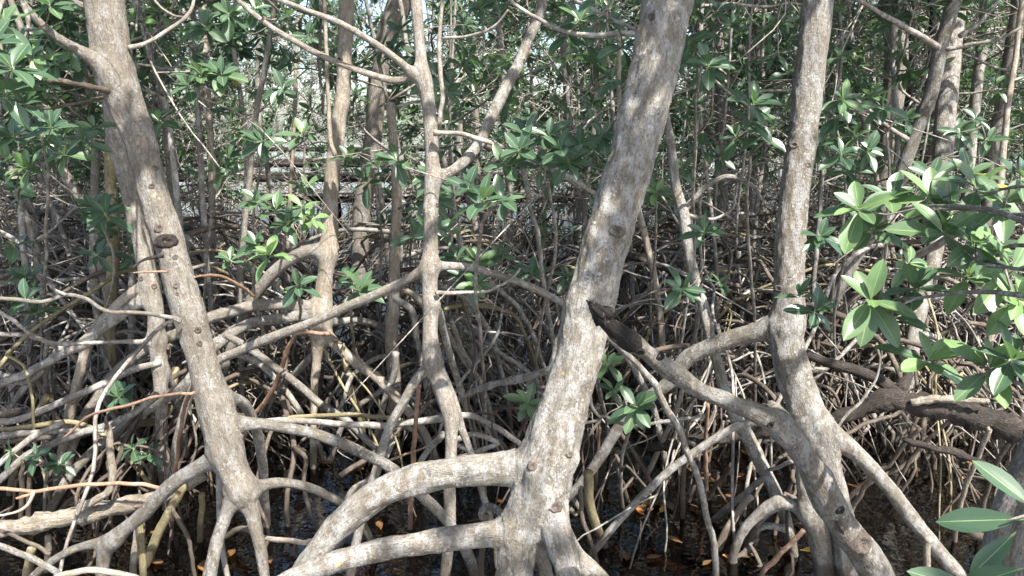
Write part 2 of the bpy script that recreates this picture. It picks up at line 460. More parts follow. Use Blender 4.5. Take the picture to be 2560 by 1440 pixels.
def knot(root, px, py, d, rpx, deep=True, mat='knot', toward=None, wide=1.0):
    """a broken-branch scar: ragged rim with a sunken heart"""
    c=P(px,py,d); rr=rpx*d/FOC
    ax=CAM-c if toward is None else np.asarray(toward,float)
    if root.name in BV:
        dr=c-CAM; dr/=np.linalg.norm(dr)
        h=BV[root.name].ray_cast(Vector(CAM),Vector(dr))
        if h[0] is not None and abs((np.array(h[0])-c)@dr)<.35:
            c=np.array(h[0]); ax=np.array(h[1]); rr=.72*rpx*((c-CAM)@FWD)/FOC
            if ax@dr>0: ax=-ax
            ax=ax-dr*.35
    ax=ax/np.linalg.norm(ax)
    e1=np.cross(ax,(0,0,1.)); e1/=np.linalg.norm(e1); e2=np.cross(ax,e1)
    mb=MB(); n=18
    prof=[(1.6,-.45),(1.3,.10),(1.0,.42),(.78,.38),(.52,.12),(.25,.02),(.0,.0)]
    V=[];
    for (pr,ph) in prof:
        for a in range(n):
            t=a*2*math.pi/n; k=1+.06*RS.randn()*(pr>.2)
            V.append(c+rr*(pr*k*(math.cos(t)*e1*wide+math.sin(t)*e2)+(ph+.06*RS.randn())*ax))
    q=[(i*n+j,i*n+(j+1)%n,(i+1)*n+(j+1)%n,(i+1)*n+j) for i in range(len(prof)-1) for j in range(n)]
    V=np.array(V); mb.add(V,q,None,(V-c)*1.0+.5)
    return mb.build('knot',M[mat],root)

# ------------------------------------------------------------------ generic growth
def root_arc(mb, rng, p0, ang, reach, r0, zb=-.3, lift=.08, wob=.03, fork=True, n=6):
    """stilt root: leaves the stem sideways, arches over, drops into the water; may fork"""
    h=p0[2]-zb; k=7; pts=[]
    dx,dy=math.cos(ang),math.sin(ang)
    pw=1.5+rng.rand()*1.2
    for i in range(k):
        u=i/(k-1)
        x=reach*(1-(1-u)**1.25)
        z=p0[2]+lift*math.sin(math.pi*min(1,u*2.2))*(u<.45)-h*u**pw
        pts.append((p0[0]+dx*x+wob*rng.randn()*(i>0),p0[1]+dy*x+wob*rng.randn()*(i>0),z))
    rad=np.linspace(r0*1.15,r0*.8,k); rad[0]=r0*1.5
    p,r=tube(mb,pts,rad,n=n,step=.09)
    if fork and h>.4:
        for _ in range(rng.randint(1,3)):
            i=int(len(p)*(.25+.4*rng.rand()))
            root_arc(mb,rng,p[i],ang+rng.randn()*.9,reach*(.2+.4*rng.rand()),r0*.7,zb,.03,wob,False,5)

def twig_spray(mbT, ros, rng, p0, dirv, length, r0, ntw, size, spread=.9, cull=None):
    """a branch with side twigs, leaf whorls at every tip; appends (pos,axis,size) to ros"""
    k=6; pts=[np.array(p0,float)]; d=np.array(dirv,float); d/=np.linalg.norm(d)
    for i in range(k):
        d=d+rng.randn(3)*.16+np.array((0,0,.05)); d/=np.linalg.norm(d)
        pts.append(pts[-1]+d*length/k)
    pts=np.array(pts)
    if cull is not None and any(cull(x) for x in pts[1:]): return
    tube(mbT,pts,np.linspace(r0,r0*.4,k+1),n=5,step=.14)
    ros.append((pts[-1],d+np.array((0,0,.4)),size*(.9+.3*rng.rand())))
    for j in range(ntw):
        f=.25+.75*rng.rand(); i=min(k-1,int(f*k)); q0=pts[i]+(pts[i+1]-pts[i])*(f*k-i)
        td=d+rng.randn(3)*spread+np.array((0,0,.35)); td/=np.linalg.norm(td)
        L=.14+.30*rng.rand()
        q1=q0+td*L*.55+rng.randn(3)*.03; td2=td+np.array((0,0,.5)); td2/=np.linalg.norm(td2); q2=q1+td2*L*.45
        if cull is not None and cull(q2): continue
        tube(mbT,[q0,q1,q2],[r0*.38,r0*.32,r0*.28],n=4,step=.2)
        ros.append((q2,td2,size*(.8+.4*rng.rand())))

def flush(ros, name, parent, rng, tint=.4, nl=8, lod=1, cull=None):
    if cull is not None: ros=[x for x in ros if not cull(np.asarray(x[0]))]
    if not ros: return None
    mb=MB(); pos=np.array([x[0] for x in ros]); ax=np.array([x[1] for x in ros]); sz=np.array([x[2] for x in ros])
    rosettes(mb,pos,ax,sz,np.clip(tint+.16*rng.randn(len(ros)),0,.92),nl,lod,rng)
    return mb.build(name,M['leaf'],parent)

TEMPLATES=[]
def make_tree(seed, H, r0, nroot, nbranch, low, crown, barkname='far', rootmat='far', straight=.12, rz=1.1, bare=8, lsize=.12, label=None, group=None, cat='tree', name='mangrove_tree'):
    """one background mangrove built at the origin: trunk, stilt roots, branches, leaves"""
    rng=np.random.RandomState(seed)
    t=empty(name,(0,0,0),label,cat,group)
    k=9; pts=[]; x=np.zeros(2); lean=rng.randn(2)*straight
    for i in range(k):
        u=i/(k-1); z=-.3+(H+.3)*u
        x=x+lean*H/k*.5+rng.randn(2)*.05*(i>0); pts.append((x[0],x[1],z))
    pts=np.array(pts); rad=r0*np.linspace(1.0,.55,k); rad[0]*=.7
    mb=MB(); p,r=tube(mb,pts,rad,n=10,step=.12,rng=rng,wob=.004)
    mb.build('trunk',M[barkname],t)
    for i in range(nroot):
        mb=MB(); z=.15+rz*rng.rand()**1.3
        j=int(np.argmin(np.abs(p[:,2]-z)))
        root_arc(mb,rng,p[j],rng.rand()*6.28,.35+z*(.65+1.0*rng.rand()),.0055+.012*rng.rand()**1.7,wob=.045)
        mb.build('prop_root',M[rootmat if rng.rand()<.48 else ('brown' if rng.rand()<.82 else 'olive')],t)
    ros=[]
    for i in range(nbranch):
        mb=MB(); z=low+(H-low)*((i+rng.rand())/nbranch)**.9
        j=int(np.argmin(np.abs(p[:,2]-z))); a=i*2.4+rng.rand()
        up=.15+.5*rng.rand()
        twig_spray(mb,ros,rng,p[j],(math.cos(a),math.sin(a),up),.7+.9*rng.rand(),.013,8+rng.randint(6),lsize)
        mb.build('branch',M['twig'],t)
    for i in range(bare):
        mb=MB(); j=rng.randint(len(p)//6,len(p)); a=rng.rand()*6.28; L=.8+1.5*rng.rand(); q=p[j]
        dv=np.array((math.cos(a),math.sin(a),.6*rng.randn())); k2=np.array((rng.randn()*.1,rng.randn()*.1,rng.randn()*.3))
        bp,br=tube(mb,[q,q+dv*L*.4+k2*.6,q+dv*L*.75+k2,q+dv*L+k2*.4+np.array((0,0,.25*rng.randn()))],[.009,.007,.005,.003],n=4,step=.16,wob=.02)
        for h in range(4):
            q=bp[rng.randint(1,len(bp))]; d2=dv+rng.randn(3)*.9; l2=.25+.5*rng.rand()
            tube(mb,[q,q+d2*l2*.5+rng.randn(3)*.05,q+d2*l2+rng.randn(3)*.08],[.005,.004,.0025],n=4,step=.18)
        mb.build('branch',M['twig'],t)
    # crown on top
    for i in range(crown):
        mbx=MB(); a=rng.rand()*6.28
        twig_spray(mbx,ros,rng,p[-1-rng.randint(0,6)],(math.cos(a),math.sin(a),.5*rng.randn()+.2),.9+.7*rng.rand(),.014,12,lsize)
        mbx.build('branch',M['twig'],t)
    f=flush(ros,'foliage',t,rng,.38,8,1)
    return t
def copy_tree(o, parent=None):
    c=o.copy(); col.objects.link(c)
    if parent is not None: c.parent=parent
    for ch in o.children: copy_tree(ch,c)
    return c
# ------------------------------------------------------------------ sun flecks: gaps cut in the unseen canopy along the sun rays to these spots
FLECKS=[(1990,560,3.45,.08),(1982,620,3.45,.14),(1980,700,3.45,.16),(1980,790,3.45,.16),(1985,870,3.45,.14),(2040,200,3.45,.09),(2177,750,2.1,.14),(2300,520,2.4,.16),(2500,520,2.2,.16),(2348,590,2.1,.14),(2540,700,2.0,.14),
 (1850,845,3.5,.12),(1760,880,3.5,.09),(2290,1310,3.6,.12),(2200,1190,3.5,.07),(1885,1130,3.8,.12),(1940,1240,3.8,.10),
 (400,1240,3.3,.16),(300,1340,3.4,.15),(150,1290,3.6,.16),(250,1260,3.6,.12),(60,1310,3.6,.12),(640,1330,3.3,.06),(720,1065,3.3,.12),
 (900,1260,2.95,.07),(1020,1210,2.9,.05),
 (1075,240,3.6,.08),(1078,560,3.6,.07),(1078,400,3.6,.06),(1120,1020,3.6,.10),(1240,270,3.7,.14),(1290,180,3.7,.1),(1150,410,3.7,.09),
 (830,450,4.5,.14),(822,560,4.5,.14),(850,300,4.5,.10),(600,775,4.5,.12),(430,840,4.5,.12),(300,930,4.5,.12),(640,805,4.5,.08),(340,560,4.2,.1),
 (940,250,6.3,.2),(930,340,6.3,.2),(918,470,6.3,.25),(2320,260,5.0,.12),(2270,390,5.1,.12),(2230,480,5.2,.12),(2225,300,6.6,.2),(2360,350,6.1,.2),(2300,1100,4,.2),(1715,560,4,.06),(1740,700,4,.08),(2450,600,1.8,.14),(2140,700,2.0,.07),(2480,920,2.0,.14),(2380,870,2.0,.10),(2330,1290,1.6,.05),
 (120,80,2.6,.15),(30,230,2.4,.12),(675,636,3.6,.12),(1640,1265,5.0,.18),(1800,1190,5,.12),(1700,1330,3.0,.05),(590,1375,3.9,.1),
 (700,500,5,.2),(1250,480,2.8,.05),(1000,990,4.2,.08),(900,900,4.4,.08),(180,1100,4.4,.12),(100,1130,4.2,.12),(1150,1090,3.6,.1),]
FP=[(P(x,y,d),r) for x,y,d,r in FLECKS]
def in_fleck(p, grow=1.0):
    for c,r in FP:
        q=p-c; s=q@SUN
        if s>.5 and np.linalg.norm(q-s*SUN)<r*grow+.10: return True
    return False

def crown_over(root, base, centers, nb, rng, tint=.35, size=.125):
    """the tree's crown overhead: limbs from the stem top, branches, leaf whorls; shaped for its shade, with gaps cut to let sun reach chosen spots"""
    ros=[]; 
    for (cx,cy,cz,sp) in centers:
        mb=MB(); c=np.array((cx,cy,cz)); b=np.asarray(base,float)
        m1=b+(c-b)*.35+np.array((0,0,.35)); m2=b+(c-b)*.7+np.array((0,0,.25))
        tube(mb,[b,m1,m2,c],[.035,.03,.024,.018],n=6,step=.2)
        for i in range(nb):
            a=rng.rand()*6.28; st=c+(b-c)*.25*rng.rand()
            o=np.array((math.cos(a),math.sin(a),.25*rng.randn()))
            twig_spray(mb,ros,rng,st,o,sp*(.5+.6*rng.rand()),.011,10,size,.9,in_fleck)
        mb.build('branch',M['twig'],root)
    return flush(ros,'foliage',root,rng,tint,8,1,in_fleck)

# ---- sprays of leaves at chosen places (each whorl a part of the plant that carries it)
def whorl(parent, p, axis, size, tint=.45, nl=8, name='leaf_whorl'):
    mb=MB(); rosettes(mb,[p],[axis],np.array([size]),np.array([tint]),nl,0,RS,bud=True)
    return mb.build(name,M['leaf'],parent)
def spray(parent, start, spots, r0=.006, tint=.45, mat='twig', sag=.0, up=(0,-.60,.70), name='branch'):
    """a thin branch from start through the middle of the spots with a side twig to every leaf whorl
       spots: (photo x, y, leaf length in photo px[, distance])"""
    S=[]
    for s in spots:
        d=s[3] if len(s)>3 else min(6.0,max(1.4,.118*FOC/s[2]))
        S.append((P(s[0],s[1],d),max(.085,min(.15,s[2]*d/FOC))))
    c=np.mean([x[0] for x in S],axis=0); start=np.asarray(start,float)
    mb=MB(); mid=(start+c)/2+np.array((0,0,-sag))+RS.randn(3)*.04
    p,r=tube(mb,[start,mid,c],[r0*1.3,r0,r0*.6],n=6,step=.06,wob=.006)
    for q,sz in S:
        i=int(len(p)*(.45+.5*RS.rand())); i=min(i,len(p)-2)
        j=int(np.argmin([np.linalg.norm(x-q)+.5*abs(k-len(p)*.7)/len(p) for k,x in enumerate(p)]))
        a=p[j]; m=(a+q)/2+np.array((0,0,-.03))+RS.randn(3)*.015
        tube(mb,[a,m,q],[r0*.55,r0*.45,r0*.4],n=5,step=.06)
    mb.build(name,M[mat],parent)
    for q,sz in S:
        ax=np.array(up)+RS.randn(3)*.25
        whorl(parent,q,ax,sz,np.clip(tint+.2*RS.randn(),.1,.9),RS.randint(8,12))

def tpart(root,name,pts,mat,d0,d1=None,water=False,n=8,wob=.004,rough=.03):
    p,r=chain(pts,d0,d1,water=water); mb=MB(); tube(mb,p,r,n=n,wob=wob,rough=rough,step=max(.02,float(np.mean(r))*1.6)); return mb.build(name,M[mat],root)
def base_of(px,py,d):
    p=P(px,py,d); return (float(p[0]),float(p[1]),0.0)

# =================================================================== A: big pale leaning trunk
A=empty('mangrove_tree',base_of(1310,1360,2.95),'thick pale lichen-spotted mangrove trunk leaning right, two big stilt roots arching left','tree')
dA=2.95
cs=[('trunk',)+chain([(1705,-260,64),(1690,-120,63),(1668,0,62),(1640,150,60),(1603,300,59),(1562,450,57),(1522,580,58),(1482,730,60),(1440,900,60),(1408,1020,61),(1374,1130,68),(1348,1225,62),(1312,1305,50),(1294,1360,46),(1287,1440,45),(1283,1600,46),(1275,1900,42)],dA,dA)+(M['pale'],),
 ('prop_root',)+chain([(1335,1165,46.5),(1240,1174,39.1),(1130,1182,37.2),(1020,1206,36.3),(930,1246,36.3),(860,1302,34.4),(800,1372,31.6),(750,1445,29.8),(700,1560,26.0),(660,1750,22.3)],dA,3.05)+(M['pale'],),
 ('prop_root',)+chain([(1308,1318,37.8),(1230,1332,31.5),(1130,1347,29.7),(1000,1366,27.9),(880,1392,27.0),(780,1424,25.2),(690,1470,23.4),(600,1560,21.6),(540,1700,19.8)],dA,2.85)+(M['pale'],),
 ('prop_root',)+chain([(1378,1165,44),(1382,1262,33),(1400,1355,29),(1420,1440,29),(1436,1560,29),(1450,1800,28)],dA-.03,2.75)+(M['pale'],),
 ('prop_root',)+chain([(1408,1360,30),(1440,1395,26),(1495,1445,25),(1560,1540,22),(1610,1700,20)],dA,3.0)+(M['grey'],),
 ('prop_root',)+chain([(1335,1330,22),(1356,1400,17),(1364,1440,18),(1380,1600,17)],3.08,3.2)+(M['grey'],)]
kb=[(P(1330,1168,dA)+(-.0,-.10,.02),.05,.014),(P(1418,1138,dA)+(.05,-.06,0),.04,.018),(P(1540,580,dA)+(.0,-.09,0),.05,.016),(P(1632,42,dA)+(0,-.09,0),.045,.014),(P(1391,1268,dA)+(0,-.08,0),.04,.012),(P(1434,705,dA)+(-.06,-.05,0),.04,.012)]
blend_tree(A,cs,.010,.020,.009,kb)
knot(A,1331,1166,2.823,12); knot(A,1390,1268,2.835,15,mat='knot',wide=1.15); knot(A,1541,578,2.838,14,wide=1.5); knot(A,1630,40,2.84,12); knot(A,1424,1136,2.85,9,toward=(.9,-.6,.2))
tpart(A,'prop_root',[(1490,800,13),(1515,838,8),(1572,891,8),(1633,955,9),(1660,1010,9),(1700,1074,9),(1724,1144,8),(1744,1191,8),(1767,1292,8),(1781,1342,8),(1791,1440,8)],'pale',2.98,3.6,True)
tpart(A,'branch',[(1600,88,8),(1540,86,7),(1470,88,7),(1410,78,6),(1350,50,5),(1300,20,5),(1260,-20,4)],'twig',2.95,3.3)
tpart(A,'branch',[(1590,75,5),(1540,52,5),(1480,22,5),(1420,-10,4)],'twig',3.05,3.4)
# =================================================================== B: left front trunk
B=empty('mangrove_tree',base_of(600,1220,3.2),'grey-brown knotted mangrove trunk leaning left in the left foreground, splitting into several stilt roots','tree')
dB=3.2
cs=[('trunk',)+chain([(235,-300,50),(248,-120,48),(258,0,46),(280,134,47),(305,235,42),(346,336,38),(368,420,36),(385,484,36),(415,578,36),(442,680,37),(472,780,39),(500,880,36),(520,962,38),(538,1020,40),(557,1090,40),(576,1158,36),(603,1220,34),(625,1262,20),(636,1310,17),(646,1360,15),(660,1440,14),(680,1600,12)],dB,3.3)+(M['grey'],),
 ('prop_root',)+chain([(600,1222,18),(585,1245,17),(568,1277,16),(551,1326,16),(538,1376,17),(524,1440,17),(505,1580,15),(490,1750,13)],dB-.02,3.15)+(M['pale'],),
 ('prop_root',)+chain([(565,1132,24),(538,1147,22),(487,1173,19),(437,1206,19),(397,1243,19),(363,1280,18),(323,1313,17),(286,1347,17),(265,1378,15),(255,1428,14),(240,1540,13)],dB,3.55)+(M['pale'],),
 ('prop_root',)+chain([(286,1350,13),(235,1359,11),(185,1373,10),(134,1400,10),(84,1440,10),(40,1500,9),(20,1600,8)],3.5,3.6)+(M['pale'],),
 ('prop_root',)+chain([(572,1064,20),(600,1061,17),(638,1060,15),(706,1067,14),(773,1080,14),(823,1097,14),(858,1109,14),(917,1137,13),(968,1163,14),(1010,1198,15),(1052,1237,15),(1085,1267,14),(1115,1297,13),(1150,1350,13),(1172,1393,14),(1188,1440,13),(1200,1520,12)],dB,3.75)+(M['pale'],),
 ('prop_root',)+chain([(608,1222,17),(632,1221,15),(689,1208,13),(739,1211,12),(790,1225,12),(823,1242,11),(860,1260,10),(900,1300,9),(930,1360,9)],dB,3.9,water=True)+(M['grey'],),
 ('prop_root',)+chain([(552,1000,20),(575,996,15),(605,1006,14),(628,1037,13),(645,1090,13),(657,1158,12),(660,1220,12),(664,1290,11)],3.3,4.2,water=True)+(M['root'],),
 ('branch',)+chain([(40,-60,8),(54,0,9),(84,40,10),(134,87,11),(185,118,12),(235,150,15),(275,188,20),(302,232,24)],2.95,dB)+(M['grey'],)]
kb=[(P(388,420,dB)+(.0,-.05,0),.035,.012),(P(417,605,dB)+(0,-.06,0),.06,.014),(P(396,572,dB)+(-.02,-.06,0),.04,.012),(P(500,858,dB)+(0,-.06,0),.03,.01),(P(438,643,dB)+(0,-.06,0),.03,.01)]
blend_tree(B,cs,.009,.022,.007,kb)
for (x,y,r) in [(387,421,8),(380,466,7),(397,572,11),(439,643,7),(441,714,8),(494,826,8),(500,859,8),(443,735,5)]: knot(B,x,y,3.135,r)
knot(B,415,604,3.13,17,mat='dead',wide=1.5)
tpart(B,'branch',[(322,120,7),(370,104,5),(420,74,5),(464,44,5),(484,0,4),(500,-60,4)],'twig',3.2,3.4)
tpart(B,'branch',[(464,44,4),(420,33,3),(388,0,3),(360,-40,3)],'twig',3.35,3.5)
tpart(B,'branch',[(288,234,9),(262,226,9),(235,219,7),(188,210,6),(150,206,8),(121,203,7)],'brown',3.18,2.9,rough=.15)
tpart(B,'branch',[(278,241,4),(218,252,4),(161,265,4),(111,272,3)],'brown',3.2,2.95)
tpart(B,'branch',[(218,18,11),(188,3,6),(158,-10,5),(100,-40,4)],'grey',3.2,3.1)
tpart(B,'prop_root',[(452,803,9),(433,797,6),(353,784,5),(262,774,5),(218,750,5),(165,737,5),(101,754,5),(0,747,5),(-120,750,5)],'grey',3.15,2.7)
tpart(B,'prop_root',[(165,737,4),(140,725,4),(121,708,3)],'twig',2.9,2.9)
tpart(B,'prop_root',[(408,640,5),(380,644,5),(350,655,3),(333,670,3)],'dead',3.12,3.0)
tpart(B,'prop_root',[(487,981,4),(420,986,4),(336,1006,4),(269,1024,4),(208,1051,3),(158,1095,3)],'young',3.15,3.3)
tpart(B,'prop_root',[(486,960,6),(460,1023,5),(450,1090,5),(440,1158,5),(430,1230,5)],'young',3.25,3.9,True)
tpart(B,'prop_root',[(485,693,3),(500,690,3),(524,688,4),(560,694,4),(591,710,5),(635,741,4)],'young',3.25,3.7)
tpart(B,'prop_root',[(420,679,3),(380,679,3),(333,682,2)],'young',3.1,3.0)
# =================================================================== C: trunk behind B
Cc=empty('mangrove_tree',base_of(402,1000,4.3),'slim grey mangrove trunk close behind the knotted left foreground trunk, patch of sun halfway','tree')
dC=4.3
cs=[('trunk',)+chain([(215,-250,28),(238,0,26),(262,168,25),(282,250,25),(292,336,25),(313,420,24),(327,478,24),(349,579,22),(369,680,21),(388,780,19),(393,848,21),(397,915,16),(402,962,16),(405,1080,14),(408,1180,12)],dC,4.6,water=True)+(M['grey'],),
 ('prop_root',)+chain([(380,716,16),(360,716,12),(336,727,11),(302,754,11),(269,787,11),(242,817,11),(222,858,11),(208,898,11),(194,956,12),(174,1040,12),(156,1124,11),(143,1218,11)],dC,4.7,water=True)+(M['tan'],),
 ('prop_root',)+chain([(378,760,16),(356,752,13),(319,777,12),(269,813,12),(228,843,12),(180,872,11),(120,905,11),(60,937,11),(-5,962,11),(-60,1010,11)],dC,4.6)+(M['root'],),
 ('prop_root',)+chain([(398,850,14),(363,855,7),(302,854,6),(235,857,6),(134,858,7),(77,834,6),(27,797,6),(-40,760,5)],dC,4.0)+(M['root'],),
 ('prop_root',)+chain([(402,915,14),(420,945,10),(440,990,9),(455,1050,9),(462,1120,9)],dC,5.0,water=True)+(M['root'],)]
blend_tree(Cc,cs,.011,.02,.005,[(P(375,712,dC)+(0,-.04,0),.06,.018)])
for (x,y,r) in [(354,697,7),(376,848,5),(385,716,7)]: knot(Cc,x,y,4.235,r)
tpart(Cc,'prop_root',[(395,985,10),(340,1030,9),(269,1062,10),(202,1081,10),(151,1101,10),(84,1132,10),(34,1169,10),(-10,1207,10),(-60,1250,10)],'pale',4.35,4.2)
tpart(Cc,'prop_root',[(401,905,8),(330,925,9),(269,955,9),(190,990,9),(110,1025,9),(40,1052,9),(-30,1058,9)],'root',4.5,4.3)
# =================================================================== D
D=empty('mangrove_tree',base_of(790,1000,4.55),'tan sunlit mangrove trunk left of centre, one root arching left from its waist','tree')
dD=4.5
cs=[('trunk',)+chain([(880,-250,20),(868,-60,20),(864,60,19),(861,150,18),(858,230,18),(848,300,19),(836,400,19),(827,484,19),(825,579,21),(820,630,23),(813,690,19),(806,750,22),(802,800,20),(800,850,17),(792,900,12),(787,960,10),(784,1040,9)],dD,4.9,water=True)+(M['tan'],),
 ('prop_root',)+chain([(820,634,18),(795,628,17),(773,628,17),(739,641,16),(699,668,16),(659,708,16),(632,745,15),(612,789,14),(595,836,13),(578,870,11),(564,920,10),(554,990,9),(548,1070,9)],dD,5.0,water=True)+(M['grey'],),
 ('prop_root',)+chain([(805,768,16),(775,765,15),(740,761,14),(690,760,14),(638,764,14),(588,777,15),(538,790,15),(490,810,14),(440,836,14),(386,860,14),(336,893,14),(288,935,14),(250,985,13),(205,1053,13),(182,1107,13),(168,1171,13),(161,1225,13)],dD,4.68,water=True)+(M['grey'],),
 ('prop_root',)+chain([(800,785,20),(766,789,13),(706,797,13),(638,805,13),(588,828,13),(548,858,14),(515,890,14),(464,963,15),(403,1000,15),(336,1045,14),(286,1082,13),(235,1126,12),(185,1176,12),(150,1230,12),(118,1285,12),(80,1350,11)],dD-.05,4.3,water=True)+(M['pale'],),
 ('prop_root',)+chain([(802,835,18),(822,845,13),(842,862,14),(870,890,14),(900,915,13),(940,942,13),(965,968,13),(1001,1005,12),(1038,1050,11),(1070,1100,10)],dD,4.8,water=True)+(M['tan'],),
 ('prop_root',)+chain([(805,800,16),(845,805,10),(890,800,9),(940,812,9),(975,840,9),(995,890,8),(1005,950,8)],dD+.05,6.0,water=True)+(M['root'],),
 ('prop_root',)+chain([(806,845,15),(790,880,10),(740,930,9),(690,985,8),(650,1050,8)],dD+.1,5.4,water=True)+(M['root'],)]
blend_tree(D,cs,.010,.022,.005)
tpart(D,'branch',[(838,388,6),(826,350,6),(822,250,5),(815,120,5),(812,0,5),(815,-80,5)],'tan',4.5,4.4)
knot(D,848,150,4.43,6,mat='dead',wide=1.5)
tpart(D,'branch',[(805,-40,4),(800,60,4),(798,160,4),(806,240,4),(808,285,3)],'char',4.2,4.2,rough=.15)
tpart(D,'prop_root',[(820,835,6),(745,832,5),(728,855,5),(716,881,6),(703,920,6),(689,962,6),(660,1010,6),(632,1042,6)],'young',4.3,4.9,True)
# =================================================================== F
F=empty('mangrove_tree',base_of(1124,1225,3.65),'slender straight mangrove in the centre with a sunlit branch slanting up to the right','tree')
dF=3.6
cs=[('trunk',)+chain([(1030,-250,15),(1035,-100,15),(1040,0,15),(1049,100,14),(1055,168,15),(1068,235,17),(1077,336,18),(1081,437,18),(1078,478,19),(1077,579,18),(1074,680,19),(1076,780,18),(1077,870,19),(1087,930,17),(1100,965,20),(1123,1040,18),(1127,1124,15),(1124,1225,15),(1124,1330,15),(1112,1440,14),(1105,1520,13)],dF,3.7,water=True)+(M['grey'],),
 ('prop_root',)+chain([(1068,672,17),(1050,680,12),(1001,708,12),(934,739,12),(860,770,12),(773,809,12),(672,846,12),(588,882,12),(544,903,12),(500,945,11),(470,1000,10)],dF,4.2,water=True)+(M['grey'],),
 ('prop_root',)+chain([(1080,664,17),(1100,665,11),(1130,665,10),(1180,669,10),(1234,685,10),(1300,706,10),(1360,733,10),(1420,766,9),(1480,805,9),(1540,860,9),(1590,930,8),(1630,1010,8)],dF,4.6,water=True)+(M['pale'],),
 ('prop_root',)+chain([(1078,900,17),(1064,922,12),(1038,952,12),(1005,1012,12),(974,1067,12),(954,1131,12),(937,1191,12),(914,1258,12),(900,1309,12),(884,1393,12),(875,1450,12)],dF-.02,3.7,water=True)+(M['pale'],),
 ('prop_root',)+chain([(1080,870,14),(1090,896,10),(1104,930,9),(1120,965,9),(1138,1010,9),(1154,1067,9),(1174,1124,9),(1199,1208,9),(1214,1258,9),(1226,1300,9),(1240,1380,8)],dF-.06,3.8,water=True)+(M['pale'],),
 ('prop_root',)+chain([(1085,760,14),(1098,790,9),(1112,840,9),(1135,920,9),(1160,1000,9),(1180,1060,8)],dF+.05,4.7,water=True)+(M['root'],),
 ('branch',)+chain([(1086,452,15),(1102,443,13),(1136,424,13),(1169,394,14),(1199,357,14),(1216,319,14),(1240,269,15),(1273,202,15),(1297,161,14),(1320,101,13),(1344,50,13),(1357,0,13),(1370,-100,12),(1380,-250,11)],dF,3.9)+(M['pale'],),
 ('branch',)+chain([(1058,205,14),(1040,190,10),(984,142,9),(931,105,9),(850,58,8),(773,28,7),(699,0,7),(640,-30,6)],dF,3.3)+(M['grey'],),
 ('branch',)+chain([(1052,180,12),(1030,188,9),(994,202,9),(951,194,9),(884,172,8),(840,155,8),(773,124,8),(689,75,7),(638,38,7),(595,0,6),(560,-40,6)],dF+.05,3.5)+(M['grey'],)]
blend_tree(F,cs,.0075,.016,.004,[(P(1097,512,dF)+(.01,-.02,0),.03,.014),(P(1057,525,dF),.03,.014),(P(1083,130,dF),.02,.008)])
for (x,y,r) in [(1310,152,6),(1092,513,6),(1060,527,6)]: knot(F,x,y,3.58 if x<1200 else 3.7,r)
tpart(F,'branch',[(1085,331,9),(1103,332,6),(1152,334,6),(1203,350,6),(1270,371,6),(1337,398,6),(1404,431,6),(1482,481,6),(1540,520,5)],'twig',3.55,3.7)
tpart(F,'branch',[(1195,360,10),(1230,372,9),(1253,381,9),(1304,398,9),(1337,414,8),(1400,440,6),(1450,468,5)],'pale',3.8,3.9)
tpart(F,'prop_root',[(1304,398,8),(1320,484,6),(1325,520,6),(1344,579,6),(1354,680,6),(1374,797,6),(1388,880,6),(1394,960,6)],'pale',3.85,5.0,True)
tpart(F,'branch',[(1090,733,6),(1169,731,4),(1220,726,4),(1277,697,4),(1300,671,3)],'twig',3.6,3.9)
tpart(F,'branch',[(1098,340,7),(1100,290,6),(1108,250,6),(1098,170,6),(1100,90,5),(1106,0,5),(1110,-120,5)],'grey',3.7,3.8)
tpart(F,'branch',[(1106,97,4),(1160,92,4),(1210,78,4),(1250,50,3),(1270,25,3)],'twig',3.75,3.6)
# =================================================================== G
G=empty('mangrove_tree',base_of(2060,1180,3.55),'pale upright mangrove trunk on the right, sun patch on its lower half, root arching left','tree')
dG=3.5
cs=[('trunk',)+chain([(2090,-300,38),(2065,-120,37),(2046,0,36),(2030,130,36),(2013,300,35),(1999,400,37),(1986,480,36),(1977,580,37),(1972,700,37),(1969,780,38),(1968,850,38),(1976,910,42),(1993,960,42),(2012,1010,41),(2035,1060,33),(2058,1100,27),(2076,1158,24),(2090,1220,26),(2104,1290,28),(2120,1380,28),(2135,1500,26)],dG,3.6)+(M['pale'],),
 ('prop_root',)+chain([(1968,812,30),(1928,818,26),(1885,832,24),(1834,846,22),(1767,869,21),(1717,897,20),(1673,956,17),(1623,994,16),(1572,1035,15),(1532,1091,14),(1499,1145,13),(1455,1206,12),(1420,1245,11),(1380,1300,10)],dG,4.3,water=True)+(M['pale'],),
 ('prop_root',)+chain([(2048,1060,28.2),(2086,1086,21.6),(2154,1146,18.8),(2204,1200,18.8),(2254,1260,18.8),(2305,1328,18.8),(2355,1388,18.8),(2399,1442,18.8),(2440,1520,16.9)],dG,3.55,water=True)+(M['pale'],),
 ('prop_root',)+chain([(2030,1060,26),(2016,1120,18),(2010,1191,18),(2020,1258,22),(2036,1309,25),(2054,1376,27),(2066,1440,27),(2080,1560,24)],3.62,3.75,water=True)+(M['grey'],),
 ('prop_root',)+chain([(2022,1290,18),(1992,1268,12),(1955,1256,11),(1918,1268,11),(1885,1296,11),(1857,1328,11),(1838,1370,11),(1826,1430,11)],3.66,3.9,water=True)+(M['root'],),
 ('prop_root',)+chain([(1996,1030,16),(1962,1052,9),(1900,1056,9),(1851,1062,10),(1784,1099,10),(1700,1156,10),(1640,1207,10),(1572,1274,10),(1509,1348,10),(1470,1400,9)],dG,3.95,water=True)+(M['root'],),
 ('prop_root',)+chain([(1950,1253,9),(1900,1300,8),(1875,1350,8),(1862,1400,8)],3.75,4.0,water=True)+(M['brown'],)]
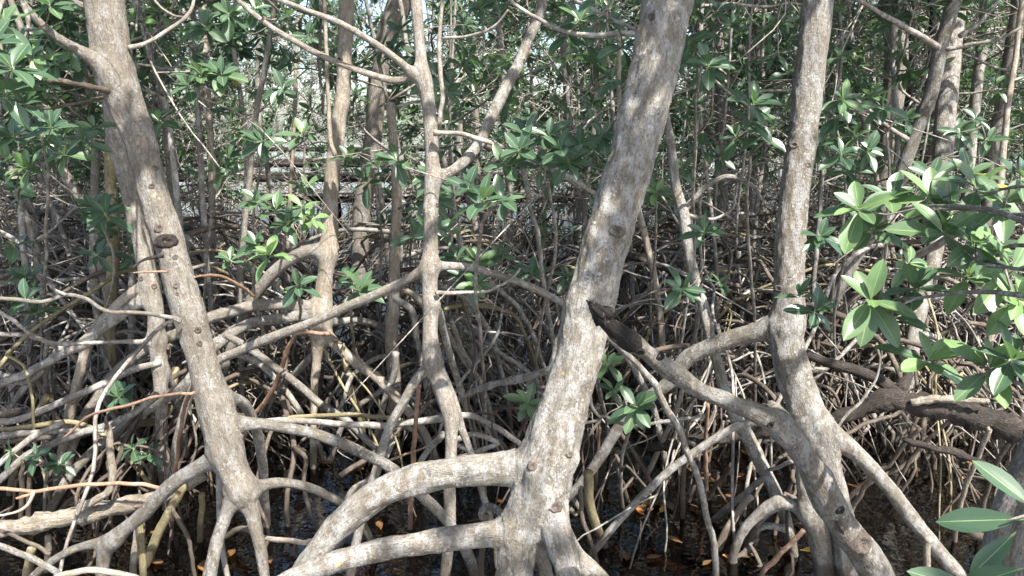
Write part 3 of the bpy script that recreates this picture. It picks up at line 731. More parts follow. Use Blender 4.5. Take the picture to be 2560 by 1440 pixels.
blend_tree(G,cs,.0095,.024,.007,[(P(1986,365,dG)+(-.02,-.06,0),.035,.014),(P(1948,720,dG)+(-.0,-.04,0),.03,.012),(P(1995,925,dG)+(0,-.07,0),.05,.008)])
for (x,y,r,d) in [(1985,363,9,3.435),(1947,721,9,3.46),(2020,412,7,3.47)]: knot(G,x,y,d,r,wide=1.4)
tpart(G,'prop_root',[(2322,1345,11),(2318,1370,9),(2318,1440,8),(2318,1500,8)],'tan',3.5,3.6,True)
# =================================================================== H: broken snag
H=empty('dead_snag',base_of(2154,1376,2.6),'broken leaning dead trunk with blackened jagged tip, crossing in front of the right trunk','dead tree')
cs=[('trunk',)+chain([(1549,834,18.0),(1606,876,21.6),(1673,926,23.4),(1750,977,21.6),(1818,1004,22.5),(1885,1031,25.2),(1942,1060,27.9),(1986,1103,28.8),(2019,1160,30.6),(2053,1220,32.4),(2078,1270,33.3),(2115,1325,36.0),(2156,1380,38.7),(2195,1442,41.4),(2250,1560,41.4),(2310,1720,37.8)],1.95,2.75)+(M['pale'],),
 ('snag_tip',)+chain([(1483,766,13),(1505,793,19),(1530,818,20),(1556,839,19),(1578,856,18)],1.88,1.965)+(M['char'],),
 ('branch',)+chain([(1965,1085,24),(1945,1035,17),(1925,1008,9)],2.33,2.28)+(M['grey'],)]
blend_tree(H,cs,.008,.014,.009,[(P(2056,1200,2.4)+(0,-.02,.03),.06,.012),(P(2090,1260,2.4)+(-.03,-.02,0),.05,.015),(P(1620,880,1.95),.03,.012)])
mb=MB()
for i in range(9):
    a=P(1486+RS.rand()*22,770+RS.rand()*26-8,1.885+.02*RS.randn()); dv=P(1462+RS.rand()*20,748+RS.rand()*18,1.87)-a
    tube(mb,[a-dv*.6,a+dv*.3,a+dv*(.6+.5*RS.rand())],[.011,.007,.002],n=5,step=.02,rough=.2)
mb.build('splinter',M['char'],H)
knot(H,2155,1360,2.475,30,mat='knot',toward=(-.2,-.7,.35)); knot(H,2100,1275,2.40,11,mat='dead',toward=(-.8,-.6,.2),wide=1.3); knot(H,1925,1062,2.24,10,mat='dead')
for (x,y,d,r) in [(1600,880,1.915,9),(1650,890,1.95,10)]: knot(H,x,y,d,r,mat='char',wide=1.6)
mb=MB()
for (x,y,l) in [(2045,1240,60),(2062,1215,45),(2025,1190,35),(2090,1300,40)]:
    a=P(x,y,2.38); b=P(x+l*.45,y+l*.9,2.40); tube(mb,[a,(a+b)/2+(0,-.012,.004),b],[.003,.009,.003],n=5,step=.02,rough=.25)
mb.build('peeling_bark',M['knot'],H)
# =================================================================== I: near trunk bottom right
I=empty('mangrove_tree',base_of(2600,1330,1.55),'blotchy grey trunk cut off by the bottom right corner, with leafy boughs above','tree')
cs=[('trunk',)+chain([(2800,300,62),(2760,700,70),(2710,960,80),(2660,1140,95),(2600,1330,108),(2560,1480,112),(2500,1750,112),(2440,2300,105),(2400,2900,95)],1.55,1.65)+(M['pale'],)]
blend_tree(I,cs,.012,.02,.005)
# ---- boughs of the near right tree
st=P(2765,640,1.56)
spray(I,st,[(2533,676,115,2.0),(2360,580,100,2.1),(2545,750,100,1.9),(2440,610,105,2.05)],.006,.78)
spray(I,st,[(2147,522,95,2.45),(2224,498,90,2.55),(2330,495,92,2.5),(2382,530,92,2.4),(2180,575,75,2.6)],.006,.55)
spray(I,P(2740,470,1.7),[(2510,505,100,2.2),(2440,470,95,2.3),(2550,440,95,2.1)],.006,.55)
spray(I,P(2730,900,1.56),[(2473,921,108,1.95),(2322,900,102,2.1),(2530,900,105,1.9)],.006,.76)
spray(I,P(2745,760,1.56),[(2177,750,105,2.1),(2288,722,90,2.2),(2230,790,70,2.25)],.006,.62)
spray(I,P(2700,640,1.6),[(2470,640,95,2.2),(2420,690,85,2.3),(2270,660,60,2.6)],.006,.66)
spray(I,P(2720,560,1.7),[(2050,590,60,2.9),(2039,777,62,2.8),(2000,740,50,2.9),(2420,440,80,2.6),(2330,440,70,2.8)],.005,.4)
def bigleaf(par,b,tip,d0,d1,wpx,tint,nrm=(0,-.6,.8)):
    a=P(*b,d0); e=P(*tip,d1); L=np.linalg.norm(e-a)
    mb=MB(); leaves(mb,np.array([a]),np.array([e-a]),np.array([nrm],float),np.array([L]),np.array([wpx*d0/FOC]),np.array([tint]),0,.06); mb.build('leaf',M['leaf'],par)
bigleaf(I,(2590,1275),(2434,1146),1.42,1.5,62,.55); bigleaf(I,(2560,1298),(2338,1303),1.42,1.5,64,.52,(0,-.75,.6)); bigleaf(I,(2440,1480),(2268,1424),1.45,1.5,55,.6)
bigleaf(I,(2540,1330),(2425,1440),1.48,1.5,50,.2,(-.5,-.6,.5)); bigleaf(I,(2560,1420),(2390,1470),1.4,1.5,60,.3)
mb=MB(); tube(mb,[P(2600,1275,1.45),P(2560,1290,1.42),P(2520,1300,1.42)],[.004,.003,.002],n=6,step=.03); mb.build('branch',M['twig'],I)
tpart(I,'branch',[(2700,440,12),(2560,492,12),(2470,530,11),(2400,575,11),(2330,620,10),(2270,650,9)],'grey',3.2,4.0)
tpart(I,'branch',[(2690,760,9),(2600,850,8),(2545,800,6),(2480,790,5),(2445,725,4)],'brown',1.8,2.2)

# =================================================================== middle-distance stems traced one by one
def stem(label,pts,mat,d0,d1=None,nroot=7,rz=.9,rmat='root',up=2.5,crownn=4,tint=.35,cat='tree',name='mangrove_tree',group=None,low=0,rng=None,wat=True,reach=1.0):
    rng=rng or np.random.RandomState(int(abs(pts[0][0]*7+pts[0][1]))+3)
    p,r=chain(pts,d0,d1)
    if p[0][2]<p[-1][2]: p=p[::-1]; r=r[::-1]
    if up:
        d=p[0]-p[1]; d/=np.linalg.norm(d); d=d*.6+np.array((0,0,.6)); d/=np.linalg.norm(d)
        p=np.vstack([p[0]+d*up,p[0]+d*up*.5+rng.randn(3)*.05,p]); r=np.concatenate([[r[0]*.7,r[0]*.85],r])
    if wat: p,r=to_water(p,r)
    z0=p[int(np.argmin(np.abs(p[:,2]-.0)))] if wat else p[-1]
    t=empty(name,(float(z0[0]),float(z0[1]),0 if wat else float(z0[2])),label,cat,group)
    mb=MB(); pp,rr=tube(mb,p,r,n=10,wob=.004,rough=.02,step=max(.04,float(np.mean(r)))); mb.build('trunk',M[mat],t)
    for i in range(nroot):
        z=.12+rz*rng.rand()**1.2; j=int(np.argmin(np.abs(pp[:,2]-z)))
        mb=MB(); root_arc(mb,rng,pp[j],rng.rand()*6.28,(.3+z*(.5+.6*rng.rand()))*reach,.009+.014*rng.rand(),n=7); mb.build('prop_root',M[rmat if rng.rand()<.7 else 'brown'],t)
    ros=[]
    for i in range(crownn):
        mb=MB(); a=rng.rand()*6.28; j=rng.randint(0,max(2,len(pp)//6))
        twig_spray(mb,ros,rng,pp[j],(math.cos(a),math.sin(a),.3*rng.randn()+.2),.8+.7*rng.rand(),.012,10,.125,.9,in_fleck); mb.build('branch',M['twig'],t)
    for i in range(low):
        mb=MB(); a=rng.rand()*6.28; j=int(len(pp)*(.2+.35*rng.rand()))
        twig_spray(mb,ros,rng,pp[j],(math.cos(a),math.sin(a),.3),.5+.5*rng.rand(),.008,5,.115); mb.build('branch',M['twig'],t)
    flush(ros,'foliage',t,rng,tint,8,1,in_fleck)
    return t
stem('stout smooth mangrove trunk bending right at the top, in front of the railing',[(1045,-160,30),(1010,-30,32),(995,20,31),(975,67,27),(958,134,22),(943,235,22),(933,336,22),(922,437,22),(911,484,23),(903,560,22),(897,680,21),(893,760,20)],'grey',6.3,6.8,8,1.0)
stem('broad mottled trunk at the right, rising straight behind the forked leaning stem',[(2242,-60,28),(2240,150,27),(2228,300,26),(2215,470,26),(2205,600,25),(2195,720,24)],'grey',6.6,6.9,10,1.2,up=2)
stem('lichen-dotted trunk just right of the forked leaning stem, slightly leaning',[(2392,-60,26),(2375,150,25),(2362,300,25),(2352,470,23),(2340,600,20),(2325,690,19),(2308,750,18),(2290,814,18),(2278,890,17)],'pale',6.0,5.4,10,1.2,up=2)
J3=stem('smooth grey leaning stem that forks high up with thin bare side branches, upper right',[(2400,-80,16),(2372,50,17),(2350,120,18),(2335,200,17),(2320,255,17),(2290,335,16),(2270,385,17),(2240,470,17),(2204,545,17),(2160,612,16),(2120,680,15),(2085,750,14)],'pale',4.9,5.6,6,.9,up=2)
tpart(J3,'branch',[(2346,120,9),(2300,92,8),(2250,60,7),(2200,32,6),(2150,0,6),(2100,-40,5)],'twig',4.9,4.6)
tpart(J3,'branch',[(2366,125,6),(2420,112,5),(2480,102,4),(2530,82,4),(2580,50,3)],'twig',4.9,4.7)
tpart(J3,'branch',[(2400,90,7),(2440,62,6),(2475,30,5),(2500,-10,4)],'twig',5.0,5.0)
tpart(J3,'branch',[(2270,350,7),(2220,318,5),(2180,280,4),(2135,245,4)],'twig',5.1,5.3)
stem('brownish trunk behind the foliage between the two pale trunks on the right',[(1785,-60,15),(1790,50,17),(1800,200,17),(1806,350,17),(1800,480,17),(1795,600,16)],'far',8.6,9.2,8,1.2)
stem('narrow straight grey trunk left of the sunlit right trunk, half hidden by leaves',[(1893,-60,11),(1897,100,11),(1900,200,11),(1888,330,11),(1880,470,10)],'far',9.0,9.3,6,1.0)
stem('bright thin sunlit pole behind the foliage left of the right trunk',[(1926,-60,6),(1922,80,7),(1921,200,7),(1918,280,6),(1915,380,6)],'pale',11,11.3,3,.8)
stem('thin brown trunk near the right edge, straight, behind the bare branch tips',[(2468,-40,12),(2455,120,13),(2440,230,13),(2422,420,13),(2410,560,12)],'far',7.2,7.6,8,1.1)
stem('tilted grey-brown trunk at the far right edge',[(2560,-60,18),(2540,60,18),(2518,200,18),(2485,380,18),(2470,520,17)],'grey',6.6,7.0,8,1.1)
stem('dark trunk between the mottled trunk and the leaning fork',[(2345,-60,14),(2335,120,14),(2322,300,14),(2310,450,13),(2300,600,12)],'dead',8.2,8.6,6,1.0)
stem('dark narrow trunk hugging the right side of the broad mottled trunk',[(2278,-60,8),(2276,150,9),(2266,300,9),(2255,450,9)],'dead',7.6,7.9,4,1.0)
Kt=stem('thin grey sapling stem right of the big leaning trunk, sunlit near its foot',[(1640,140,7),(1656,235,9),(1670,319,10),(1680,386,11),(1693,484,13),(1710,545,15),(1720,622,13),(1734,686,13),(1754,747,13),(1767,807,13),(1787,881,13),(1804,948,14),(1834,1033,16),(1868,1090,18),(1902,1158,17),(1928,1208,16),(1945,1252,16),(1962,1292,15),(1976,1342,14),(1985,1400,13)],'pale',4.0,3.95,2,.35,up=1.8)
tpart(Kt,'branch',[(1712,528,11),(1735,498,7),(1770,462,7),(1820,441,7),(1860,450,6),(1888,470,5),(1905,500,4)],'grey',4.0,3.8)
tpart(Kt,'branch',[(1715,540,6),(1780,548,4),(1830,520,3),(1840,490,3)],'twig',4.0,3.9)
tpart(Kt,'prop_root',[(1928,1205,12),(1902,1200,8),(1851,1244,8),(1800,1285,8),(1775,1310,7)],'root',3.9,4.3,True)
tpart(Kt,'prop_root',[(1880,1240,9),(1855,1265,9),(1820,1320,10),(1796,1370,10),(1780,1430,9)],'tan',3.95,4.0,True)
tpart(Kt,'branch',[(1915,1180,5),(1950,1166,5),(1981,1153,5)],'pale',3.8,3.6)
# bottoms of trunks hidden by the near leaves on the right
# thin upright poles
poles=[(395,-20,402,170,428,480,436,620,8,6.5,'leaning left'),(478,-10,492,220,505,470,520,690,7,5.6,''),(505,20,517,200,528,420,532,640,8,6.8,''),(575,60,600,230,618,420,600,640,6,5.6,''),
 (686,20,655,200,632,360,606,640,7,5.0,''),(660,-20,645,150,650,300,690,540,6,8.0,''),(745,-10,740,160,735,330,720,560,5,9,''),(1010,60,1022,130,1075,300,1110,400,7,5.2,''),
 (1245,50,1258,160,1268,330,1275,620,9,8.4,''),(1405,20,1415,180,1425,300,1440,400,11,8.5,''),(1330,230,1345,350,1360,520,1358,640,5,9,''),(1150,420,1180,520,1205,640,1215,680,11,9.0,''),(1195,440,1208,540,1214,620,1216,690,10,9.5,''),
 (1530,250,1545,420,1570,560,1580,700,6,7,''),(1590,500,1615,600,1640,720,1650,800,9,5.6,''),(1752,90,1748,240,1765,420,1790,650,5,6,''),(2130,100,2150,260,2185,420,2230,620,6,6.4,''),
 (2060,380,2050,520,2035,700,2030,860,6,5.6,''),(2515,300,2500,460,2490,640,2480,800,9,5.4,''),(30,200,45,420,60,640,70,800,8,5.6,''),(140,380,185,470,225,540,250,640,12,5.4,''),(90,400,150,560,175,640,190,760,7,6.2,''),
 (275,420,283,520,284,640,275,790,15,5.2,''),(330,640,330,720,330,820,330,930,9,5.4,''),(236,560,235,640,238,720,250,800,12,5.6,''),(70,320,110,420,130,520,140,640,6,7,''),(985,700,985,760,978,830,985,960,17,5.2,''),(950,480,965,600,985,720,1020,830,8,7.5,'')]
plab={0:'thin straight grey pole stem left of centre rising from behind the arched roots',22:'dark greenish stem standing just left of the two leaning left trunks',26:'stubby mossy stem behind the slender central tree, roots splayed',8:'slim pole right of the slanting sunlit branch, reaching the frame top',11:'short slanted stem of a pair leaning together beyond the central water',12:'upright stem of a pair leaning together beyond the central water'}
for i,q in enumerate(poles):
    pts=[(q[0],q[1],q[8]*.85),(q[2],q[3],q[8]),(q[4],q[5],q[8]),(q[6],q[7],q[8])]
    lab=plab.get(i); side='left' if q[0]<1280 else 'right'
    stem(lab or f'thin bare pole stem in the {side} half, in front of the thicket',pts,['grey','far','tan','root'][i%4] if i!=22 else 'olive',q[9],q[9]+.2,(3 if i not in (26,22,24) else 6),.7,up=2.2 if q[1]<100 else 1.2,crownn=2,low=1 if i%2 else 2,name='mangrove_sapling',cat='sapling',group=None if lab else f'young pole stems in the {side} half')

# =================================================================== leafy saplings in the understory
def sapling(label,spots,bx,by,tint=.4,d=None,bend=.15,group=None,r0=.009):
    ds=[s[3] if len(s)>3 else min(6.0,max(1.4,.118*FOC/s[2])) for s in spots]; dm=float(np.mean(ds))
    dbase=d or max(dm+.15,wd(by)); b=P(bx,by,dbase); b[2]=-.3
    t=empty('leafy_sapling',(float(b[0]),float(b[1]),0),label,'sapling',group)
    c=np.mean([P(s[0],s[1],q) for s,q in zip(spots,ds)],axis=0)
    mb=MB(); k1=b+(c-b)*.4+np.array((RS.randn()*bend*.3,.05,.15)); k2=b+(c-b)*.75+np.array((RS.randn()*bend*.3,.05,.08))
    p,r=tube(mb,[b,k1,k2,c-(c-k2)*.25],[r0*1.3,r0*1.1,r0,r0*.8],n=7,step=.08,wob=.006); mb.build('stem',M['twig'],t)
    for i in range(3):
        mb=MB(); j=int(np.argmin(np.abs(p[:,2]-(.1+.35*RS.rand())))); root_arc(mb,RS,p[j],RS.rand()*6.28,.25+.3*RS.rand(),.007,n=6); mb.build('prop_root',M['brown'],t)
    spray(t,p[-1],[(s[0],s[1],s[2],q) for s,q in zip(spots,ds)],r0*.6,tint)
    return t
sapling('knee-high sapling with bright leaf whorl left of the arching waist root',[(675,636,62,3.7),(575,650,48,3.9),(640,610,50,3.8)],640,1000,.52)
sapling('small sapling with a yellowing leaf right below the arching waist root',[(743,713,58,3.9)],748,960,.55)
sapling('leafy sapling of several whorls left of the tan trunk',[(689,525,60,4.2),(756,516,52,4.3),(720,560,50,4.2),(780,545,45,4.4),(640,505,45,4.4)],700,930,.42)
sapling('sapling with drooping leaves in front of the leaning left trunks',[(262,535,60,4.0),(235,520,50,4.1)],255,1010,.36)
sapling('low green sapling near the left edge above the bare bent twig',[(67,693,48,4.4),(64,748,58,4.2),(95,780,48,4.3),(37,612,52,4.5)],70,1000,.45)
sapling('sapling tuft at the foot of the left roots',[(296,993,48,4.2),(310,975,40,4.3)],300,1080,.45)
sapling('shaded sapling over the water behind the left log',[(330,1120,42,4.2),(375,1135,38,4.2)],330,1220,.05)  # low tint puts the shade into the leaf colour
sapling('dark shaded sapling at the lower left edge',[(90,1140,42,4.0),(30,1130,42,4.0),(150,1160,40,4.1)],90,1290,.05)  # shade on these leaves is painted by the dark tint
sapling('sapling with broad dark whorls right of the central tree',[(1206,500,88,2.7),(1255,500,66,2.9),(1170,470,60,3.0)],1215,1120,.3)
sapling('low sapling of spreading leaves beneath the right-hand root of the central tree',[(1196,656,54,4.4),(1142,643,44,4.5),(1152,690,46,4.4),(1190,708,50,4.3),(1240,640,42,4.6)],1185,960,.32)
sapling('single whorl sapling standing over the central water',[(1330,683,46,4.7),(1296,680,30,4.9)],1335,900,.35)
sapling('small whorl touching the left flank of the big leaning trunk',[(1421,693,42,4.6)],1440,960,.32)
sapling('sapling leaves in front of the railing beside the stout trunk',[(900,727,58,4.0),(870,690,44,4.3)],905,1010,.35)
sapling('sapling between the stout trunk and the slender central tree',[(1038,589,50,5.0),(1105,575,46,5.0),(960,560,46,5.2),(1000,530,44,5.2)],1030,900,.34)
sapling('sapling in front of the railing with upright leaves',[(991,400,62,4.4),(944,415,50,4.6),(870,395,56,4.5),(917,455,52,4.5)],930,950,.36)
sapling('trio of whorls at the right of the big leaning trunk base',[(1589,1016,66,3.3),(1535,976,46,3.5)],1570,1240,.42)
sapling('whorl peeking out left of the big leaning trunk base',[(1320,1006,56,3.6)],1345,1150,.4)
sapling('tuft of small leaves right of the big leaning trunk',[(1519,911,50,3.7)],1530,1100,.4)
sapling('sapling with hanging yellow-tipped leaves right of the big leaning trunk',[(1705,722,64,3.2),(1760,580,50,3.6),(1800,705,40,3.9)],1720,1100,.45)
sapling('wide leafy sapling in front of the thicket, right of the central tree',[(1371,339,66,3.3),(1314,336,60,3.4),(1401,372,70,3.2),(1297,376,64,3.3),(1421,405,64,3.3),(1263,412,60,3.4),(1450,360,50,3.6),(1350,420,50,3.5),(1380,450,45,3.7)],1350,1060,.3)
sapling('sapling of broad leaves left of the sunlit right trunk',[(1885,258,72,3.1),(1881,302,66,3.2),(1908,335,60,3.3),(1840,340,54,3.4)],1890,1060,.3)
sapling('sapling whorls just right of the big leaning trunk, high',[(1771,161,74,3.0),(1724,104,60,3.2),(1734,136,56,3.3)],1745,1040,.28)
sapling('sapling with yellow shoot right of the sunlit trunk',[(2107,249,56,3.9),(2090,290,52,4.0),(2096,140,42,4.4),(2046,365,44,4.4)],2090,1000,.42)
sapling('sapling of dark whorls between the sunlit trunk and the mottled trunk',[(2103,386,58,3.8),(2170,378,48,4.0),(2140,340,44,4.2),(2120,430,46,4.1)],2110,1010,.36)
sapling('sapling in front of the broad mottled trunk',[(2207,270,52,4.2),(2264,294,42,4.4),(2180,240,40,4.5)],2200,1000,.4)
sapling('airy sapling before the far right trunks',[(2439,298,44,4.8),(2490,215,38,5.0),(2400,330,40,5.0),(2470,350,40,5.0)],2440,980,.35)
sapling('sapling at the left of the sunlit trunk, lower leaves',[(1750,365,52,4.0),(1800,395,46,4.2),(1710,420,46,4.2)],1760,1000,.33)
sapling('leafy sapling rising between the left trunks and the poles',[(504,188,62,3.8),(470,215,56,3.9),(554,186,60,3.8),(514,67,60,3.9),(571,34,56,4.0),(396,300,52,4.2),(440,140,50,4.1)],500,1000,.36)
sapling('leafy sapling in front of the railing, left of the tan trunk',[(655,353,56,4.3),(756,336,52,4.4),(618,336,50,4.5),(571,393,50,4.5),(548,423,46,4.6),(766,464,46,4.7),(706,222,50,4.5)],660,960,.4)
sapling('bushy sapling at the left edge below the dead twig',[(74,417,66,3.4),(20,403,62,3.4),(128,319,62,3.4),(101,336,60,3.5),(34,343,62,3.4),(208,356,52,3.8),(235,319,48,3.9),(161,386,52,3.7)],90,1050,.4)
sapling('sapling with drooping whorls right of the big trunk at mid height',[(1640,480,46,4.6),(1600,430,44,4.7),(1690,500,44,4.6)],1650,960,.3)
# sprays hanging into the top of the frame belong to the trees that carry them
stA=P(1700,-140,2.95); stB=P(240,-140,3.2); stF=P(1380,-200,3.9); stG=P(2065,-130,3.5)
spray(A,stA,[(1556,111,72,3.0),(1421,84,66,3.2),(1472,118,60,3.3),(1448,50,70,3.1),(1522,54,52,3.4)],.008,.3)
spray(A,stA,[(1505,336,52,4.2),(1482,309,38,4.4),(1530,200,44,4.2)],.006,.36)
spray(F,stF,[(1250,37,46,4.4),(1200,20,44,4.6),(1160,60,40,4.8),(1310,40,40,4.6)],.007,.35)
spray(A,P(1720,-100,3.0),[(1791,27,46,4.4),(1740,20,46,4.3),(1830,60,40,4.6)],.007,.5)
spray(G,stG,[(1969,180,46,4.3),(1930,140,40,4.5),(1940,60,40,4.6)],.007,.5)
stb=P(60,10,2.95)
spray(B,stb,[(124,13,64,2.9),(10,55,72,2.7),(81,141,56,3.0),(50,101,52,3.1)],.009,.55)
spray(B,P(30,-60,2.9),[(30,170,92,2.35),(10,235,84,2.4),(-20,110,80,2.5),(60,260,60,2.9)],.008,.5)
spray(B,P(235,150,3.2),[(215,104,38,3.7),(175,131,46,3.6),(140,160,44,3.7)],.005,.45)
spray(B,P(330,60,3.25),[(339,52,46,3.9),(400,30,44,4.0),(300,-20,46,3.8)],.006,.62)
spray(F,P(640,-30,3.3),[(640,20,52,3.9),(720,40,46,4.0),(600,80,46,4.1),(770,90,40,4.2)],.006,.36)

# unseen crowns overhead, spread along the sun path to shade the front trunks
rg=np.random.RandomState(21)
crown_over(A,P(1705,-260,2.95),[(.5,2.6,4.6,1.3),(1.3,1.6,5.0,1.3),(.0,1.6,5.3,1.3),(1.2,3.0,5.2,1.2),(.7,.6,5.5,1.3),(1.9,2.6,5.6,1.2)],13,rg)
crown_over(B,P(235,-300,3.2),[(-2.0,3.0,4.8,1.3),(-1.2,1.9,5.0,1.3),(-.6,3.4,5.2,1.2),(-2.4,1.6,5.3,1.3),(-.9,.6,5.5,1.3),(-.2,2.4,5.7,1.2)],13,rg)
crown_over(G,P(2090,-300,3.5),[(1.8,2.4,4.9,1.3),(2.3,3.4,5.2,1.3),(2.6,1.2,5.4,1.3),(1.6,.2,5.6,1.2),(3.3,2.4,5.6,1.3)],13,rg)
crown_over(I,P(2800,300,1.55),[(2.9,.4,5.2,1.4),(2.2,-.9,5.8,1.3),(3.6,1.6,5.4,1.3),(3.4,-.6,5.9,1.3)],12,rg)
crown_over(D,P(880,-250,4.5),[(-1.0,4.6,5.0,1.3),(-1.9,4.4,5.3,1.2),(-.3,4.4,5.5,1.2),(.3,5.2,5.2,1.2)],13,rg)
crown_over(F,P(1030,-250,3.6),[(-.3,3.2,4.9,1.1),(.5,3.8,5.2,1.2),(1.2,4.4,5.4,1.2)],13,rg)
crown_over(Cc,P(215,-250,4.3),[(-2.6,4.2,5.0,1.3),(-3.3,3.2,5.4,1.3),(-3.2,5.2,5.2,1.3)],13,rg)
crown_over(J3,P(2400,-80,4.9),[(2.4,4.6,4.9,1.3),(3.6,4.0,5.3,1.3),(3.4,5.4,5.2,1.3)],13,rg)
# =================================================================== dead wood lying about
def log(label,name,pts,mat,d0,d1,n=14,rough=.10,extra=None,cat='log'):
    p,r=chain(pts,d0,d1); c=p.mean(0)
    t=empty(name,(float(c[0]),float(c[1]),float(p[:,2].min())),label,cat)
    mb=MB(); pp,rr=spline(p,r,.025); 
    tube(mb,pp,rr*(1+.12*np.sin(np.arange(len(rr))*.7)+.06*RS.randn(len(rr))),n=n,smooth=False,rough=rough,wob=.006); mb.build('log_body',M[mat],t)
    return t
t=log('bleached driftwood log lying low at the left, with a bent broken branch','fallen_log',[(-60,1332,22),(0,1323,22),(67,1310,21),(151,1296,22),(235,1280,22),(319,1259,20),(403,1238,18),(470,1212,15),(515,1192,9)],'drift',3.55,3.85)
tpart(t,'broken_branch',[(200,1272,13),(215,1262,10),(249,1245,9),(274,1220,9),(279,1171,9),(275,1117,9),(271,1080,7),(268,1058,4)],'drift',3.62,3.62,rough=.1)
tpart(t,'broken_branch',[(268,1070,5),(266,1055,4),(265,1040,3)],'dead',3.6,3.6,rough=.2)
log('short gnarled dead wood stub at the left edge among the roots','dead_wood',[(-40,1050,15),(0,1044,14),(40,1040,14),(85,1030,15),(120,1018,12),(142,1012,7)],'dead',4.3,4.5,rough=.16)
t=log('dark rotting fallen trunk lying behind the right-hand trunk, reaching the right edge','fallen_log',[(1990,1062,8),(2063,1052,13),(2137,1030,19),(2221,1000,26),(2305,1010,26),(2406,1034,30),(2490,1058,32),(2600,1082,34)],'dead',4.0,3.8,rough=.13)
tpart(t,'split_wood',[(2278,1006,9),(2330,998,10),(2372,998,9),(2473,1003,6)],'drift',3.85,3.75,rough=.16)
tpart(t,'broken_branch',[(2240,985,18),(2200,950,14),(2170,938,15),(2086,911,13),(2019,888,10)],'dead',4.05,4.2,rough=.12)
tpart(t,'broken_branch',[(2250,975,16),(2270,930,12),(2240,860,10),(2200,815,9),(2170,795,7)],'dead',4.05,4.5,rough=.12)
log('splintered dead stick jutting right over the dark water','dead_stick',[(2258,1101,5),(2290,1110,8),(2350,1124,9),(2400,1140,9),(2445,1156,8),(2500,1180,8)],'dead',3.8,3.6,rough=.14,cat='stick')
log('reddish dead trunk slanting down behind the sapling stem right of the big trunk','fallen_log',[(1560,636,8),(1640,662,10),(1710,688,10),(1767,715,10),(1834,749,11),(1875,776,12),(1895,815,11),(1900,850,8)],'dead',6.2,5.2,rough=.12)
log('dark fallen trunk with broken pink ends lying across the water behind the central sapling','fallen_log',[(1270,672,4),(1320,662,7),(1400,651,8),(1460,640,9),(1530,628,9)],'dead',11.5,11.5,rough=.12)
log('forked grey driftwood lying in the shallow water left of the big trunk base','fallen_log',[(1380,925,9),(1340,936,10),(1300,946,10),(1240,960,9),(1200,972,9),(1150,1000,8),(1110,1040,7)],'root',4.0,4.6,rough=.06)
log('dark sunken log behind the thin sapling foot','fallen_log',[(1620,1118,10),(1700,1110,14),(1800,1095,16),(1900,1080,15),(1960,1072,12)],'dead',4.45,4.3,rough=.12)
# traced loose roots of trees rooted around the front pool
def rooter(label,base,parts,cat='tree'):
    """a small mangrove clump: its roots traced one by one"""
    t=empty('mangrove_root_clump',base,label,cat)
    for (pts,mat,d0,d1,w) in parts: tpart(t,'prop_root',pts,mat,d0,d1,w)
    return t
rooter('smooth young reddish-brown roots running level across the lower left, one forked',base_of(0,1222,3.2),[
 ([(-80,1222,5),(0,1222,5),(50,1224,5),(84,1229,5),(168,1217,5),(269,1210,5),(330,1209,5),(390,1215,5),(450,1235,4)],'young',3.25,3.45,False),
 ([(84,1229,5),(75,1250,4),(60,1268,4),(30,1282,3),(0,1288,3)],'tan',3.28,3.2,False),
 ([(84,1231,4),(60,1240,4),(40,1246,3)],'young',3.28,3.25,False)],'roots')
rooter('pale root pair curving along the bottom left corner',base_of(90,1400,3.3),[
 ([(-60,1345,8),(0,1366,8),(50,1383,8),(101,1407,8),(144,1434,8),(170,1470,7)],'pale',3.1,3.3,True),
 ([(130,1450,8),(168,1436,8),(235,1427,8),(319,1437,8),(360,1460,7)],'tan',3.2,3.4,True),
 ([(-30,1318,5),(30,1336,5),(80,1362,5),(125,1385,5)],'brown',3.3,3.3,False)],'roots')
rooter('olive and brown stilt legs under the left log, one thick and mossy',base_of(400,1340,3.9),[
 ([(460,1210,11),(427,1274,11),(397,1333,12),(372,1390,12),(355,1440,12)],'olive',3.7,3.85,True),
 ([(431,1272,5),(445,1300,6),(460,1327,6),(474,1360,5),(487,1440,5)],'brown',3.6,3.7,True),
 ([(345,1270,8),(350,1320,8),(356,1380,9),(357,1440,9)],'olive',3.55,3.6,True),
 ([(345,1305,9),(338,1370,9),(332,1440,9)],'tan',3.62,3.7,True),
 ([(120,1340,8),(118,1390,8),(115,1440,8)],'tan',3.7,3.8,True),
 ([(80,1370,10),(72,1410,11),(66,1450,11)],'olive',3.6,3.7,True),
 ([(640,1330,8),(600,1322,7),(560,1345,7),(520,1372,7),(470,1378,8),(440,1400,7)],'brown',3.9,4.2,True),
 ([(815,1345,6),(760,1356,7),(700,1350,7),(655,1342,6)],'tan',3.5,3.7,False)],'roots')
